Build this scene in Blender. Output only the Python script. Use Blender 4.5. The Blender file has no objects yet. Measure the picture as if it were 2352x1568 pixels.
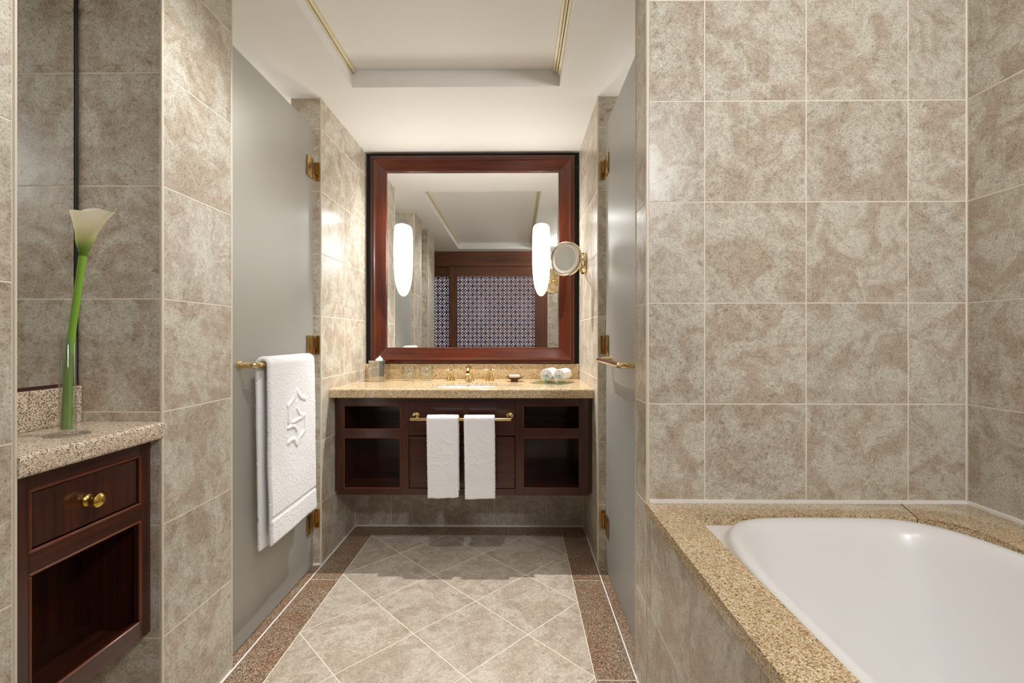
import bpy, bmesh, math, random
import numpy as np
from mathutils import Vector, Matrix

random.seed(7)
rng = np.random.default_rng(11)
PI = math.pi
S = bpy.context.scene
C = S.collection

# ------------------------------------------------------------------ camera, world, lights, exposure
cam_d = bpy.data.cameras.new('camera')
cam_d.sensor_width = 36.0
cam_d.lens = 36.0 * 1058.57 / 2352.0
cam_d.shift_y = -9.115 / 2352.0
cam_d.clip_start = 0.02
cam = bpy.data.objects.new('camera', cam_d)
C.objects.link(cam)
cam.location = (0, 0, 1.1104)
cam.rotation_euler = (PI / 2, 0, 0.01035)
S.camera = cam

S.view_settings.view_transform = 'Standard'
S.view_settings.look = 'None'
S.view_settings.gamma = 1.0
S.view_settings.use_curve_mapping = False
S.view_settings.exposure = 0.30
S.cycles.use_denoising = True
S.cycles.max_bounces = 12
S.cycles.transmission_bounces = 12
S.cycles.sample_clamp_indirect = 6.0

world = bpy.data.worlds.new('world')
S.world = world
world.use_nodes = True
bg = world.node_tree.nodes['Background']
bg.inputs[0].default_value = (0.60, 0.59, 0.70, 1)
bg.inputs[1].default_value = 0.55


def lamp(name, kind, loc, energy, color, rot=(0, 0, 0), size=0.1, spot=2.2, blend=0.5, size_y=None):
    d = bpy.data.lights.new(name, kind)
    d.energy = energy
    d.color = color
    if kind == 'AREA':
        d.size = size
        if size_y:
            d.shape = 'RECTANGLE'
            d.size_y = size_y
    else:
        d.shadow_soft_size = size
    if kind == 'SPOT':
        d.spot_size = spot
        d.spot_blend = blend
    o = bpy.data.objects.new(name, d)
    o.location = loc
    o.rotation_euler = rot
    C.objects.link(o)
    return o


WARM = (1.0, 0.98, 0.96)
NEUTRAL = (0.985, 0.99, 1.0)
lamp('vanity_downlight', 'SPOT', (-0.275, 2.64, 2.27), 105, WARM, size=0.006, spot=1.55, blend=0.6)
lamp('bath_fill', 'SPOT', (0.80, -0.32, 2.16), 44, NEUTRAL, rot=Vector((-0.02, 1.55, -1.05)).to_track_quat('-Z', 'Y').to_euler(), size=0.09, spot=1.95, blend=0.6)  # unseen fill spot, added to light the tub and its end wall
lamp('bath_fill', 'POINT', (0.56, 0.20, 2.20), 9, NEUTRAL, size=0.09)  # second unseen fill, added over the tub
lamp('corridor_fill', 'SPOT', (-0.28, 1.20, 2.34), 31, NEUTRAL, rot=(0, 0.36, 0), size=0.004, spot=1.85, blend=0.7)  # added fill tilted to the left; the tray has no such fixture
lamp('toilet_room_fill', 'SPOT', (-1.95, 2.2, 1.70), 60, WARM, rot=(PI, 0, 0), size=0.05, spot=2.2, blend=0.7)  # invented upward fill, brightens the left frosted pane and the ceiling
lamp('shower_room_fill', 'SPOT', (1.25, 2.2, 1.70), 40, WARM, rot=(PI, 0, 0), size=0.05, spot=2.2, blend=0.7)  # invented upward fill behind the right frosted pane

# ------------------------------------------------------------------ measures of the room
XL, XR = -0.956, 0.393          # left and right wall planes
YT = 1.399                      # tiled wall at the end of the tub
YP1, YP2 = 1.233, 1.538         # left pier
YN1 = 0.8705                    # end of the near pier
YJ = 2.2415                     # door jambs
YB, YW = 2.925, 2.711           # wall behind mirror, wall under the vanity
ZC, ZT = 2.2805, 2.3595         # ceiling, tray ceiling
XT = 1.3528                     # wall beyond the tub
XN = -1.190                     # back of the niche
YF = -0.43                      # screen wall behind the camera
ROWS = [0.0] + [r * 0.305 - 0.005 for r in range(1, 8)] + [ZC]
GR = 0.0036


# ------------------------------------------------------------------ materials
def srgb(r, g, b):
    f = lambda c: (c / 255) / 12.92 if c <= 10 else ((c / 255 + 0.055) / 1.055) ** 2.4
    return (f(r), f(g), f(b), 1.0)


class NT:
    def __init__(self, name):
        self.m = bpy.data.materials.new(name)
        self.m.use_nodes = True
        self.t = self.m.node_tree
        self.t.nodes.clear()
        self.out = self.n('ShaderNodeOutputMaterial')

    def n(self, typ, **kw):
        nd = self.t.nodes.new(typ)
        for k, v in kw.items():
            if k.startswith('i_'):
                key = k[2:]
                key = int(key) if key.isdigit() else key.replace('_', ' ')
                nd.inputs[key].default_value = v
            else:
                setattr(nd, k, v)
        return nd

    def l(self, a, b):
        self.t.links.new(a, b)

    def surf(self, node):
        self.l(node.outputs[0], self.out.inputs['Surface'])

    def ramp(self, fac, stops, interp='LINEAR'):
        r = self.n('ShaderNodeValToRGB')
        r.color_ramp.interpolation = interp
        e = r.color_ramp.elements
        while len(e) < len(stops):
            e.new(0.5)
        for el, (p, c) in zip(e, stops):
            el.position = p
            el.color = c
        self.l(fac, r.inputs[0])
        return r

    def mix(self, fac, a, b, blend='MIX'):
        m = self.n('ShaderNodeMix', data_type='RGBA', blend_type=blend)
        for sock, v in ((m.inputs[0], fac), (m.inputs[6], a), (m.inputs[7], b)):
            if hasattr(v, 'links'):
                self.l(v, sock)
            else:
                sock.default_value = v
        return m.outputs[2]

    def math(self, op, a, b=0.0, clamp=False):
        m = self.n('ShaderNodeMath', operation=op, use_clamp=clamp)
        for i, v in enumerate((a, b)):
            if hasattr(v, 'links'):
                self.l(v, m.inputs[i])
            else:
                m.inputs[i].default_value = v
        return m.outputs[0]


def plain(name, col, rough=0.5, metal=0.0, spec=0.5, coat=0.0, sheen=0.0, emit=None, estr=0.0):
    t = NT(name)
    b = t.n('ShaderNodeBsdfPrincipled')
    b.inputs['Base Color'].default_value = col
    b.inputs['Roughness'].default_value = rough
    b.inputs['Metallic'].default_value = metal
    b.inputs['Specular IOR Level'].default_value = spec
    b.inputs['Coat Weight'].default_value = coat
    b.inputs['Coat Roughness'].default_value = 0.1
    b.inputs['Sheen Weight'].default_value = sheen
    if emit:
        b.inputs['Emission Color'].default_value = emit
        b.inputs['Emission Strength'].default_value = estr
    t.surf(b)
    return t.m


def rand_coords(t, spread=11.0):
    """object coordinates, shifted by a random amount for each object so that every tile is cut from another place"""
    tc = t.n('ShaderNodeTexCoord')
    oi = t.n('ShaderNodeObjectInfo')
    cmb = t.n('ShaderNodeCombineXYZ')
    for i, k in enumerate((spread, spread * 1.7, spread * 2.3)):
        t.l(t.math('MULTIPLY', oi.outputs['Random'], k), cmb.inputs[i])
    add = t.n('ShaderNodeVectorMath', operation='ADD')
    t.l(tc.outputs['Object'], add.inputs[0])
    t.l(cmb.outputs[0], add.inputs[1])
    return add.outputs[0], oi.outputs['Random']


def noise(t, co, scale, detail=4.0, rough=0.55, dist=0.0):
    n = t.n('ShaderNodeTexNoise')
    n.inputs['Scale'].default_value = scale
    n.inputs['Detail'].default_value = detail
    n.inputs['Roughness'].default_value = rough
    n.inputs['Distortion'].default_value = dist
    t.l(co, n.inputs['Vector'])
    return n.outputs[0]


def limestone(name, light, mid, dark, rough=0.3, spec=0.5):
    """compact limestone: soft drifts of two greys-beiges, a gritty grain and scattered fossil fragments"""
    t = NT(name)
    co, rnd = rand_coords(t)
    big = noise(t, co, 8.0, 6, 0.66, 1.1)
    base = t.ramp(big, [(0.43, mid), (0.55, light)])
    med = noise(t, co, 34.0, 6, 0.72, 0.9)
    mot = t.ramp(med, [(0.34, (0.74, 0.71, 0.67, 1)), (0.47, (0.95, 0.94, 0.93, 1)), (0.62, (1.10, 1.11, 1.12, 1))])
    col = t.mix(0.85, base.outputs[0], mot.outputs[0], 'MULTIPLY')
    fine = noise(t, co, 230.0, 4, 0.7, 0.4)
    fr = t.ramp(fine, [(0.36, (0.64, 0.60, 0.56, 1)), (0.5, (1.0, 1.0, 1.0, 1)), (0.64, (1.15, 1.15, 1.15, 1))])
    col = t.mix(0.85, col, fr.outputs[0], 'MULTIPLY')

    def clasts(scale, keep, amount, wobble):
        nz = t.n('ShaderNodeTexNoise')
        nz.inputs['Scale'].default_value = scale * 1.1
        nz.inputs['Detail'].default_value = 3
        t.l(co, nz.inputs['Vector'])
        sc = t.n('ShaderNodeVectorMath', operation='SCALE')
        sc.inputs['Scale'].default_value = wobble
        t.l(nz.outputs['Color'], sc.inputs[0])
        wob = t.n('ShaderNodeVectorMath', operation='ADD')
        t.l(co, wob.inputs[0])
        t.l(sc.outputs[0], wob.inputs[1])
        vo = t.n('ShaderNodeTexVoronoi')
        vo.inputs['Scale'].default_value = scale
        t.l(wob.outputs[0], vo.inputs['Vector'])
        cell = t.n('ShaderNodeSeparateColor')
        t.l(vo.outputs['Color'], cell.inputs[0])
        pick = t.math('GREATER_THAN', cell.outputs[0], keep)
        size = t.math('ADD', vo.outputs['Distance'], t.math('MULTIPLY', cell.outputs[1], 0.26))
        near = t.ramp(size, [(0.40, (1, 1, 1, 1)), (0.50, (0, 0, 0, 1))])
        return t.math('MULTIPLY', t.math('MULTIPLY', pick, near.outputs[0]), amount)
    drift = t.ramp(noise(t, co, 5.0, 3), [(0.40, (0.15, 0.15, 0.15, 1)), (0.60, (1, 1, 1, 1))])
    for sc_, kp, am, wb in ((44, 0.91, 0.60, 0.034), (95, 0.82, 0.50, 0.016), (190, 0.80, 0.45, 0.008)):
        col = t.mix(t.math('MULTIPLY', clasts(sc_, kp, am, wb), drift.outputs[0]), col, dark)
    pale = t.math('MULTIPLY', clasts(70, 0.86, 0.35, 0.022), 1.0)
    col = t.mix(pale, col, light)
    vari = t.ramp(rnd, [(0.0, (0.95, 0.95, 0.95, 1)), (1.0, (1.04, 1.035, 1.03, 1))])
    col = t.mix(1.0, col, vari.outputs[0], 'MULTIPLY')
    b = t.n('ShaderNodeBsdfPrincipled')
    t.l(col, b.inputs['Base Color'])
    b.inputs['Specular IOR Level'].default_value = spec
    rr = t.ramp(fine, [(0.3, (rough * 0.85,) * 3 + (1,)), (0.7, (rough * 1.15,) * 3 + (1,))])
    t.l(rr.outputs[0], b.inputs['Roughness'])
    bp = t.n('ShaderNodeBump')
    bp.inputs['Strength'].default_value = 0.04
    bp.inputs['Distance'].default_value = 0.001
    t.l(fine, bp.inputs['Height'])
    t.l(bp.outputs[0], b.inputs['Normal'])
    t.surf(b)
    return t.m


def granite(name, stops, fleck, patch, scale=440.0, rough=0.18, flecks=0.90):
    """polished granite: fine interlocked grains of several colours, larger dark flecks, slow drifts of tint"""
    t = NT(name)
    tc = t.n('ShaderNodeTexCoord')
    co = tc.outputs['Object']

    def cells(sc):
        vo = t.n('ShaderNodeTexVoronoi')
        vo.inputs['Scale'].default_value = sc
        t.l(co, vo.inputs['Vector'])
        sp = t.n('ShaderNodeSeparateColor')
        t.l(vo.outputs['Color'], sp.inputs[0])
        return sp.outputs[0], vo.outputs['Distance']
    c1, _ = cells(scale)
    shift = t.math('MULTIPLY', t.math('SUBTRACT', noise(t, co, 75.0, 3), 0.5), 0.50)
    v = t.math('ADD', c1, shift, clamp=True)
    grains = t.ramp(v, stops, 'CONSTANT')
    soft = t.ramp(noise(t, co, 520.0, 2), [(0.3, (0.86, 0.84, 0.82, 1)), (0.7, (1.10, 1.10, 1.10, 1))])
    col = t.mix(0.8, grains.outputs[0], soft.outputs[0], 'MULTIPLY')
    c2, d2 = cells(scale * 0.56)
    clump = t.math('MULTIPLY', t.math('SUBTRACT', noise(t, co, 30.0, 2), 0.5), 0.25)
    m = t.math('MULTIPLY', t.math('GREATER_THAN', t.math('ADD', c2, clump), flecks), t.math('LESS_THAN', d2, 0.42))
    col = t.mix(t.math('MULTIPLY', m, 0.85), col, fleck)
    pt = t.ramp(noise(t, co, 9.0, 4, 0.6), [(0.38, (1, 1, 1, 1)), (0.64, patch)])
    col = t.mix(1.0, col, pt.outputs[0], 'MULTIPLY')
    b = t.n('ShaderNodeBsdfPrincipled')
    t.l(col, b.inputs['Base Color'])
    b.inputs['Roughness'].default_value = rough
    t.surf(b)
    return t.m


def wood(name, dark, light, axis, rough=0.28, coat=0.35):
    t = NT(name)
    tc = t.n('ShaderNodeTexCoord')
    mp = t.n('ShaderNodeMapping')
    s = [95.0, 95.0, 95.0]
    s['xyz'.index(axis)] = 3.0
    mp.inputs['Scale'].default_value = s
    t.l(tc.outputs['Object'], mp.inputs[0])
    g = noise(t, mp.outputs[0], 1.0, 5, 0.6, 0.6)
    s2 = t.n('ShaderNodeMapping')
    q = [14.0, 14.0, 14.0]
    q['xyz'.index(axis)] = 1.2
    s2.inputs['Scale'].default_value = q
    t.l(tc.outputs['Object'], s2.inputs[0])
    w = noise(t, s2.outputs[0], 1.0, 3, 0.5, 1.2)
    f = t.math('ADD', t.math('MULTIPLY', g, 0.6), t.math('MULTIPLY', w, 0.4))
    r = t.ramp(f, [(0.36, dark), (0.64, light)])
    b = t.n('ShaderNodeBsdfPrincipled')
    t.l(r.outputs[0], b.inputs['Base Color'])
    b.inputs['Roughness'].default_value = rough
    b.inputs['Coat Weight'].default_value = coat
    b.inputs['Coat Roughness'].default_value = 0.12
    t.surf(b)
    return t.m


def schlick(t, f0, power=5.0):
    """reflectance of a smooth pane, the same from both of its sides"""
    lw = t.n('ShaderNodeLayerWeight')
    lw.inputs['Blend'].default_value = 0.5
    return t.math('ADD', t.math('MULTIPLY', t.math('POWER', lw.outputs['Facing'], power), 1.0 - f0), f0)


def glass(name, col=(1, 1, 1, 1), f0=0.05):
    """clear thin glass: lets light straight through, reflects more at grazing angles"""
    t = NT(name)
    tr = t.n('ShaderNodeBsdfTransparent')
    tr.inputs['Color'].default_value = col
    gl = t.n('ShaderNodeBsdfGlossy')
    gl.inputs['Roughness'].default_value = 0.02
    m = t.n('ShaderNodeMixShader')
    t.l(schlick(t, f0), m.inputs[0])
    t.l(tr.outputs[0], m.inputs[1])
    t.l(gl.outputs[0], m.inputs[2])
    t.surf(m)
    return t.m


def frosted_glass(name):
    """satin glass: polished room side, etched far side that scatters what stands behind it"""
    t = NT(name)
    gl = t.n('ShaderNodeBsdfGlossy')
    gl.inputs['Roughness'].default_value = 0.36
    gl.inputs['Color'].default_value = (0.95, 0.97, 0.96, 1)
    rf = t.n('ShaderNodeBsdfRefraction')
    rf.inputs['Roughness'].default_value = 0.42
    rf.inputs['IOR'].default_value = 1.12
    rf.inputs['Color'].default_value = (0.92, 0.92, 0.89, 1)
    df = t.n('ShaderNodeBsdfDiffuse')
    df.inputs['Color'].default_value = (0.50, 0.49, 0.46, 1)
    m1 = t.n('ShaderNodeMixShader')
    m1.inputs[0].default_value = 0.55
    t.l(rf.outputs[0], m1.inputs[1])
    t.l(df.outputs[0], m1.inputs[2])
    m2 = t.n('ShaderNodeMixShader')
    t.l(t.math('MULTIPLY', schlick(t, 0.05), 0.55), m2.inputs[0])
    t.l(m1.outputs[0], m2.inputs[1])
    t.l(gl.outputs[0], m2.inputs[2])
    t.surf(m2)
    return t.m


M = {}
M['tile'] = limestone('limestone_wall', srgb(207, 202, 187), srgb(187, 173, 155), srgb(146, 128, 106), 0.30, 0.4)
M['floor_tile'] = limestone('limestone_floor', srgb(204, 194, 179), srgb(186, 172, 154), srgb(152, 128, 108), 0.38)
M['grout'] = plain('grout', srgb(236, 226, 210), 0.85)
M['bead'] = plain('stone_edge', srgb(224, 214, 194), 0.4)
M['sealant'] = plain('white_sealant', srgb(250, 249, 246), 0.5)
M['paint'] = plain('white_ceiling_paint', srgb(243, 242, 239), 0.75)
M['roompaint'] = plain('cream_wall_paint', srgb(225, 218, 204), 0.7)
M['granite'] = granite('golden_granite', [(0.0, srgb(148, 120, 82)), (0.14, srgb(190, 160, 117)), (0.36, srgb(211, 186, 146)), (0.62, srgb(227, 208, 172)), (0.86, srgb(238, 228, 204))],
                       srgb(66, 54, 38), (0.90, 0.86, 0.82, 1), 440.0, 0.12, 0.89)
M['granite_floor'] = granite('brown_granite', [(0.0, srgb(82, 66, 52)), (0.2, srgb(126, 104, 84)), (0.44, srgb(160, 138, 114)), (0.68, srgb(186, 166, 142)), (0.88, srgb(206, 194, 174))],
                             srgb(54, 44, 36), (0.92, 0.74, 0.66, 1), 440.0, 0.3, 0.84)
M['granite_pink'] = granite('pale_granite', [(0.0, srgb(128, 108, 92)), (0.13, srgb(186, 156, 128)), (0.30, srgb(214, 194, 170)), (0.56, srgb(231, 217, 198)), (0.84, srgb(242, 234, 222))],
                            srgb(84, 74, 68), (0.96, 0.93, 0.89, 1), 430.0, 0.2, 0.80)
DK, LT = srgb(42, 18, 10), srgb(80, 38, 22)
M['wood_x'] = wood('mahogany_along_x', DK, LT, 'x')
M['wood_y'] = wood('mahogany_along_y', DK, LT, 'y')
M['wood_z'] = wood('mahogany_along_z', DK, LT, 'z')
RD, RL = srgb(64, 24, 9), srgb(100, 42, 16)
M['red_x'] = wood('red_mahogany_along_x', RD, RL, 'x', 0.28, 0.25)
M['red_z'] = wood('red_mahogany_along_z', RD, RL, 'z', 0.28, 0.25)
SD, SL = srgb(76, 42, 26), srgb(126, 74, 46)
M['screen_x'] = wood('screen_wood_along_x', SD, SL, 'x', 0.35, 0.2)
M['screen_z'] = wood('screen_wood_along_z', SD, SL, 'z', 0.35, 0.2)
M['brass'] = plain('polished_brass', srgb(232, 206, 150), 0.14, 1.0)
M['old_brass'] = plain('dull_brass', srgb(180, 146, 88), 0.24, 1.0)
M['knob_brass'] = plain('knob_brass', srgb(214, 178, 92), 0.22, 1.0)
M['gilt'] = plain('pale_gold_metal', srgb(226, 210, 178), 0.12, 1.0)
M['chrome'] = plain('polished_steel', srgb(205, 200, 188), 0.04, 1.0)
M['mirror'] = plain('mirror_silver', (0.88, 0.89, 0.88, 1), 0.0, 1.0)
M['black'] = plain('black_board', srgb(22, 18, 14), 0.6)
M['dark'] = plain('dark_recess', srgb(30, 12, 8), 0.7)
M['enamel'] = plain('white_enamel', srgb(241, 239, 238), 0.3, 0, 0.5, 0.1)
M['towel'] = plain('white_terry', srgb(248, 247, 247), 0.95, 0, 0.1, 0, 0.3)
_n = M['towel'].node_tree
_nz = _n.nodes.new('ShaderNodeTexNoise')
_nz.inputs['Scale'].default_value = 520
_nz.inputs['Detail'].default_value = 2
_bp = _n.nodes.new('ShaderNodeBump')
_bp.inputs['Strength'].default_value = 0.55
_bp.inputs['Distance'].default_value = 0.002
_co = _n.nodes.new('ShaderNodeTexCoord')
_n.links.new(_co.outputs['Object'], _nz.inputs['Vector'])
_n.links.new(_nz.outputs[0], _bp.inputs['Height'])
_n.links.new(_bp.outputs[0], next(q for q in _n.nodes if q.type == 'BSDF_PRINCIPLED').inputs['Normal'])
M['tissue'] = plain('white_tissue', srgb(248, 246, 244), 0.9)
M['soap'] = plain('white_soap', srgb(240, 236, 230), 0.35)
M['dish'] = plain('bronze_dish', srgb(150, 120, 86), 0.25, 0.8)
M['whitering'] = plain('white_ring', srgb(246, 236, 228), 0.4)
M['cream_metal'] = plain('cream_metal', srgb(236, 225, 190), 0.35, 0.05)
M['glass'] = glass('clear_glass', (0.94, 0.955, 0.95, 1), 0.10)
M['tint_glass'] = glass('green_tinted_glass', (0.84, 0.95, 0.90, 1), 0.06)
M['water'] = glass('water', (0.95, 0.97, 0.92, 1), 0.01)
M['frosted'] = frosted_glass('frosted_door_glass')
M['stain_gasket'] = plain('dark_gasket', srgb(60, 52, 40), 0.6)

# sconce glass: opal, brightest where the lamp sits behind it
_t = NT('opal_glass')
_tc = _t.n('ShaderNodeTexCoord')
_sx = _t.n('ShaderNodeSeparateXYZ')
_t.l(_tc.outputs['Object'], _sx.inputs[0])
_g = _t.ramp(_t.math('MULTIPLY', _sx.outputs[2], 2.2), [(0.0, (0.05, 0.046, 0.04, 1)), (0.12, (0.13, 0.12, 0.10, 1)), (0.28, (0.55, 0.53, 0.49, 1)),
                                                       (0.46, (1, 0.985, 0.965, 1)), (0.76, (1, 0.985, 0.965, 1)), (0.92, (0.22, 0.21, 0.19, 1)), (1.0, (0.045, 0.042, 0.037, 1))])
_b = _t.n('ShaderNodeBsdfPrincipled')
_b.inputs['Base Color'].default_value = srgb(240, 235, 225)
_b.inputs['Roughness'].default_value = 0.35
_t.l(_g.outputs[0], _b.inputs['Emission Color'])
_b.inputs['Emission Strength'].default_value = 8.5
_t.surf(_b)
M['opal'] = _t.m


# lily colours
def lily_mat():
    t = NT('lily_spathe')
    tc = t.n('ShaderNodeTexCoord')
    sx = t.n('ShaderNodeSeparateXYZ')
    t.l(tc.outputs['Object'], sx.inputs[0])
    z = t.math('MULTIPLY', t.math('SUBTRACT', sx.outputs[2], 1.30), 9.0)
    r = t.ramp(z, [(0.0, srgb(112, 156, 48)), (0.16, srgb(136, 172, 70)), (0.36, srgb(216, 214, 156)), (0.6, srgb(240, 234, 202)), (1.0, srgb(246, 238, 216))])
    b = t.n('ShaderNodeBsdfPrincipled')
    t.l(r.outputs[0], b.inputs['Base Color'])
    b.inputs['Roughness'].default_value = 0.45
    tl = t.n('ShaderNodeBsdfTranslucent')
    t.l(r.outputs[0], tl.inputs['Color'])
    m = t.n('ShaderNodeMixShader')
    m.inputs[0].default_value = 0.45
    t.l(b.outputs[0], m.inputs[1])
    t.l(tl.outputs[0], m.inputs[2])
    t.surf(m)
    return t.m


M['lily'] = lily_mat()
M['stem'] = plain('lily_stem_green', srgb(126, 172, 52), 0.4)
M['spadix'] = plain('spadix_yellow', srgb(232, 190, 70), 0.7)


# ------------------------------------------------------------------ object helpers
def tag(o, label=None, cat=None, group=None, kind=None):
    for k, v in (('label', label), ('category', cat), ('group', group), ('kind', kind)):
        if v:
            o[k] = v
    return o


def empty(name, loc, label=None, cat=None, group=None, kind=None):
    o = bpy.data.objects.new(name, None)
    o.empty_display_size = 0.05
    C.objects.link(o)
    o.location = loc
    return tag(o, label, cat, group, kind)


def root_of(p):
    while p.parent:
        p = p.parent
    return p


def adopt(o, parent):
    """parent keeping the child's world place (parents are never rotated when children are attached)"""
    if parent is not None:
        loc = Vector((0, 0, 0))
        q = parent
        while q is not None:
            loc += q.matrix_parent_inverse.translation + q.location
            q = q.parent
        o.parent = parent
        o.matrix_parent_inverse = Matrix.Translation(-loc)
    return o


def link(name, me, mat=None, parent=None, smooth=False, loc=None):
    if mat is not None and len(me.materials) == 0:
        me.materials.append(M[mat] if isinstance(mat, str) else mat)
    if smooth:
        me.polygons.foreach_set('use_smooth', [True] * len(me.polygons))
    o = bpy.data.objects.new(name, me)
    C.objects.link(o)
    if loc is not None:
        o.location = loc
    adopt(o, parent)
    return o


def from_bm(name, bm, mat=None, parent=None, smooth=False, sharp=None):
    bmesh.ops.recalc_face_normals(bm, faces=bm.faces)
    me = bpy.data.meshes.new(name)
    bm.to_mesh(me)
    bm.free()
    o = link(name, me, mat, parent, smooth)
    if smooth and sharp:
        me.set_sharp_from_angle(angle=math.radians(sharp))
    return o


def add_box(bm, x0, x1, y0, y1, z0, z1, bev=0.0, seg=1):
    vs = [bm.verts.new((x, y, z)) for x in (x0, x1) for y in (y0, y1) for z in (z0, z1)]
    idx = [(0, 1, 3, 2), (4, 6, 7, 5), (0, 4, 5, 1), (2, 3, 7, 6), (0, 2, 6, 4), (1, 5, 7, 3)]
    fs = [bm.faces.new([vs[i] for i in f]) for f in idx]
    if bev > 0:
        es = list({e for f in fs for e in f.edges})
        bmesh.ops.bevel(bm, geom=es, offset=bev, segments=seg, profile=0.5, affect='EDGES')
    return bm


def box(name, b, mat, parent=None, bev=0.0, seg=1):
    bm = bmesh.new()
    add_box(bm, *b, bev=bev, seg=seg)
    return from_bm(name, bm, mat, parent, smooth=bev > 0 and seg > 1, sharp=40)


def boxes(name, lst, mat, parent=None, bev=0.0):
    bm = bmesh.new()
    for b in lst:
        add_box(bm, *b, bev=bev)
    return from_bm(name, bm, mat, parent)


def add_lathe(bm, prof, origin=(0, 0, 0), axis='z', n=32, cap=True):
    """prof: (radius, height) pairs from one end to the other"""
    ox, oy, oz = origin

    def P(a, b, h):
        if axis == 'z':
            return (ox + a, oy + b, oz + h)
        if axis == 'x':
            return (ox + h, oy + a, oz + b)
        return (ox + a, oy + h, oz + b)
    rings = []
    for r, h in prof:
        if r < 1e-6:
            rings.append([bm.verts.new(P(0, 0, h))])
        else:
            rings.append([bm.verts.new(P(r * math.cos(2 * PI * k / n), r * math.sin(2 * PI * k / n), h)) for k in range(n)])
    for A, B in zip(rings, rings[1:]):
        for k in range(n):
            k2 = (k + 1) % n
            if len(A) == 1 and len(B) == 1:
                continue
            if len(A) == 1:
                bm.faces.new((A[0], B[k], B[k2]))
            elif len(B) == 1:
                bm.faces.new((A[k], A[k2], B[0]))
            else:
                bm.faces.new((A[k], A[k2], B[k2], B[k]))
    if cap:
        for R in (rings[0], rings[-1]):
            if len(R) > 2:
                bm.faces.new(R)
    return bm


def lathe(name, prof, origin, mat, parent=None, axis='z', n=32, cap=True, sharp=35):
    bm = bmesh.new()
    add_lathe(bm, prof, origin, axis, n, cap)
    return from_bm(name, bm, mat, parent, True, sharp)


def smooth_path(pts, sub=6):
    """Catmull-Rom through pts"""
    P = [Vector(p) for p in pts]
    out = []
    for i in range(len(P) - 1):
        p0, p1, p2, p3 = P[max(i - 1, 0)], P[i], P[i + 1], P[min(i + 2, len(P) - 1)]
        for k in range(sub):
            t = k / sub
            out.append(0.5 * ((2 * p1) + (p2 - p0) * t + (2 * p0 - 5 * p1 + 4 * p2 - p3) * t * t + (3 * p1 - p0 - 3 * p2 + p3) * t ** 3))
    out.append(P[-1])
    return out


def add_tube(bm, pts, rad, n=16, cap=True):
    pts = [Vector(p) for p in pts]
    rads = rad if hasattr(rad, '__len__') else [rad] * len(pts)
    rings = []
    up = None
    for i, p in enumerate(pts):
        d = (pts[min(i + 1, len(pts) - 1)] - pts[max(i - 1, 0)]).normalized()
        if up is None:
            up = Vector((0, 0, 1)) if abs(d.z) < 0.9 else Vector((1, 0, 0))
        a = d.cross(up).normalized()
        b = a.cross(d).normalized()
        up = b
        rings.append([bm.verts.new(p + rads[i] * (a * math.cos(2 * PI * k / n) + b * math.sin(2 * PI * k / n))) for k in range(n)])
    for A, B in zip(rings, rings[1:]):
        for k in range(n):
            bm.faces.new((A[k], A[(k + 1) % n], B[(k + 1) % n], B[k]))
    if cap:
        bm.faces.new(rings[0])
        bm.faces.new(rings[-1])
    return bm


def tube(name, pts, rad, mat, parent=None, n=16, sharp=45):
    bm = bmesh.new()
    add_tube(bm, pts, rad, n)
    return from_bm(name, bm, mat, parent, True, sharp)


def fillet(pts, r, n=8):
    """polyline with rounded corners"""
    P = [Vector(p) for p in pts]
    out = [P[0]]
    for i in range(1, len(P) - 1):
        a, b, c = P[i - 1], P[i], P[i + 1]
        u, v = (a - b).normalized(), (c - b).normalized()
        s, e = b + u * r, b + v * r
        for k in range(n + 1):
            t = k / n
            out.append((1 - t) ** 2 * s + 2 * (1 - t) * t * b + t * t * e)
    out.append(P[-1])
    return out


def extrude_poly(bm, pts, z0, z1, bev=0.0, seg=2, top_only=True):
    lo = [bm.verts.new((x, y, z0)) for x, y in pts]
    hi = [bm.verts.new((x, y, z1)) for x, y in pts]
    n = len(pts)
    bm.faces.new(lo[::-1])
    top = bm.faces.new(hi)
    for k in range(n):
        bm.faces.new((lo[k], lo[(k + 1) % n], hi[(k + 1) % n], hi[k]))
    if bev:
        bmesh.ops.bevel(bm, geom=list(top.edges), offset=bev, segments=seg, profile=0.5, affect='EDGES')
    return bm


# ------------------------------------------------------------------ tiles
_tile_cache = {}


def tile_mesh(axis, sign, w, h, mat, th=0.006, ch=0.0006):
    key = (axis, sign, round(w, 4), round(h, 4), mat)
    if key in _tile_cache:
        return _tile_cache[key]
    a, b = w / 2, h / 2
    r = lambda aa, bb, d: [(-aa, -bb, d), (aa, -bb, d), (aa, bb, d), (-aa, bb, d)]
    v = r(a, b, -th) + r(a, b, -ch) + r(a - ch, b - ch, 0.0)
    f = [(8, 9, 10, 11)]
    for k in range(4):
        k2 = (k + 1) % 4
        f += [(k, k2, 4 + k2, 4 + k), (4 + k, 4 + k2, 8 + k2, 8 + k)]

    def W(p):
        u, t, n = p
        if axis == 'x':
            return (sign * n, u, t)
        if axis == 'y':
            return (u, sign * n, t)
        return (u, t, n)
    me = bpy.data.meshes.new('tile')
    me.from_pydata([W(p) for p in v], [], f)
    bm = bmesh.new()
    bm.from_mesh(me)
    bmesh.ops.recalc_face_normals(bm, faces=bm.faces)
    # open back: make sure the face points outwards
    bm.faces.ensure_lookup_table()
    nv = {'x': Vector((sign, 0, 0)), 'y': Vector((0, sign, 0)), 'z': Vector((0, 0, 1))}[axis]
    if max(bm.faces, key=lambda q: q.calc_area()).normal.dot(nv) < 0:
        bmesh.ops.reverse_faces(bm, faces=bm.faces)
    bm.to_mesh(me)
    bm.free()
    me.materials.append(M[mat])
    _tile_cache[key] = me
    return me


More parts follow.
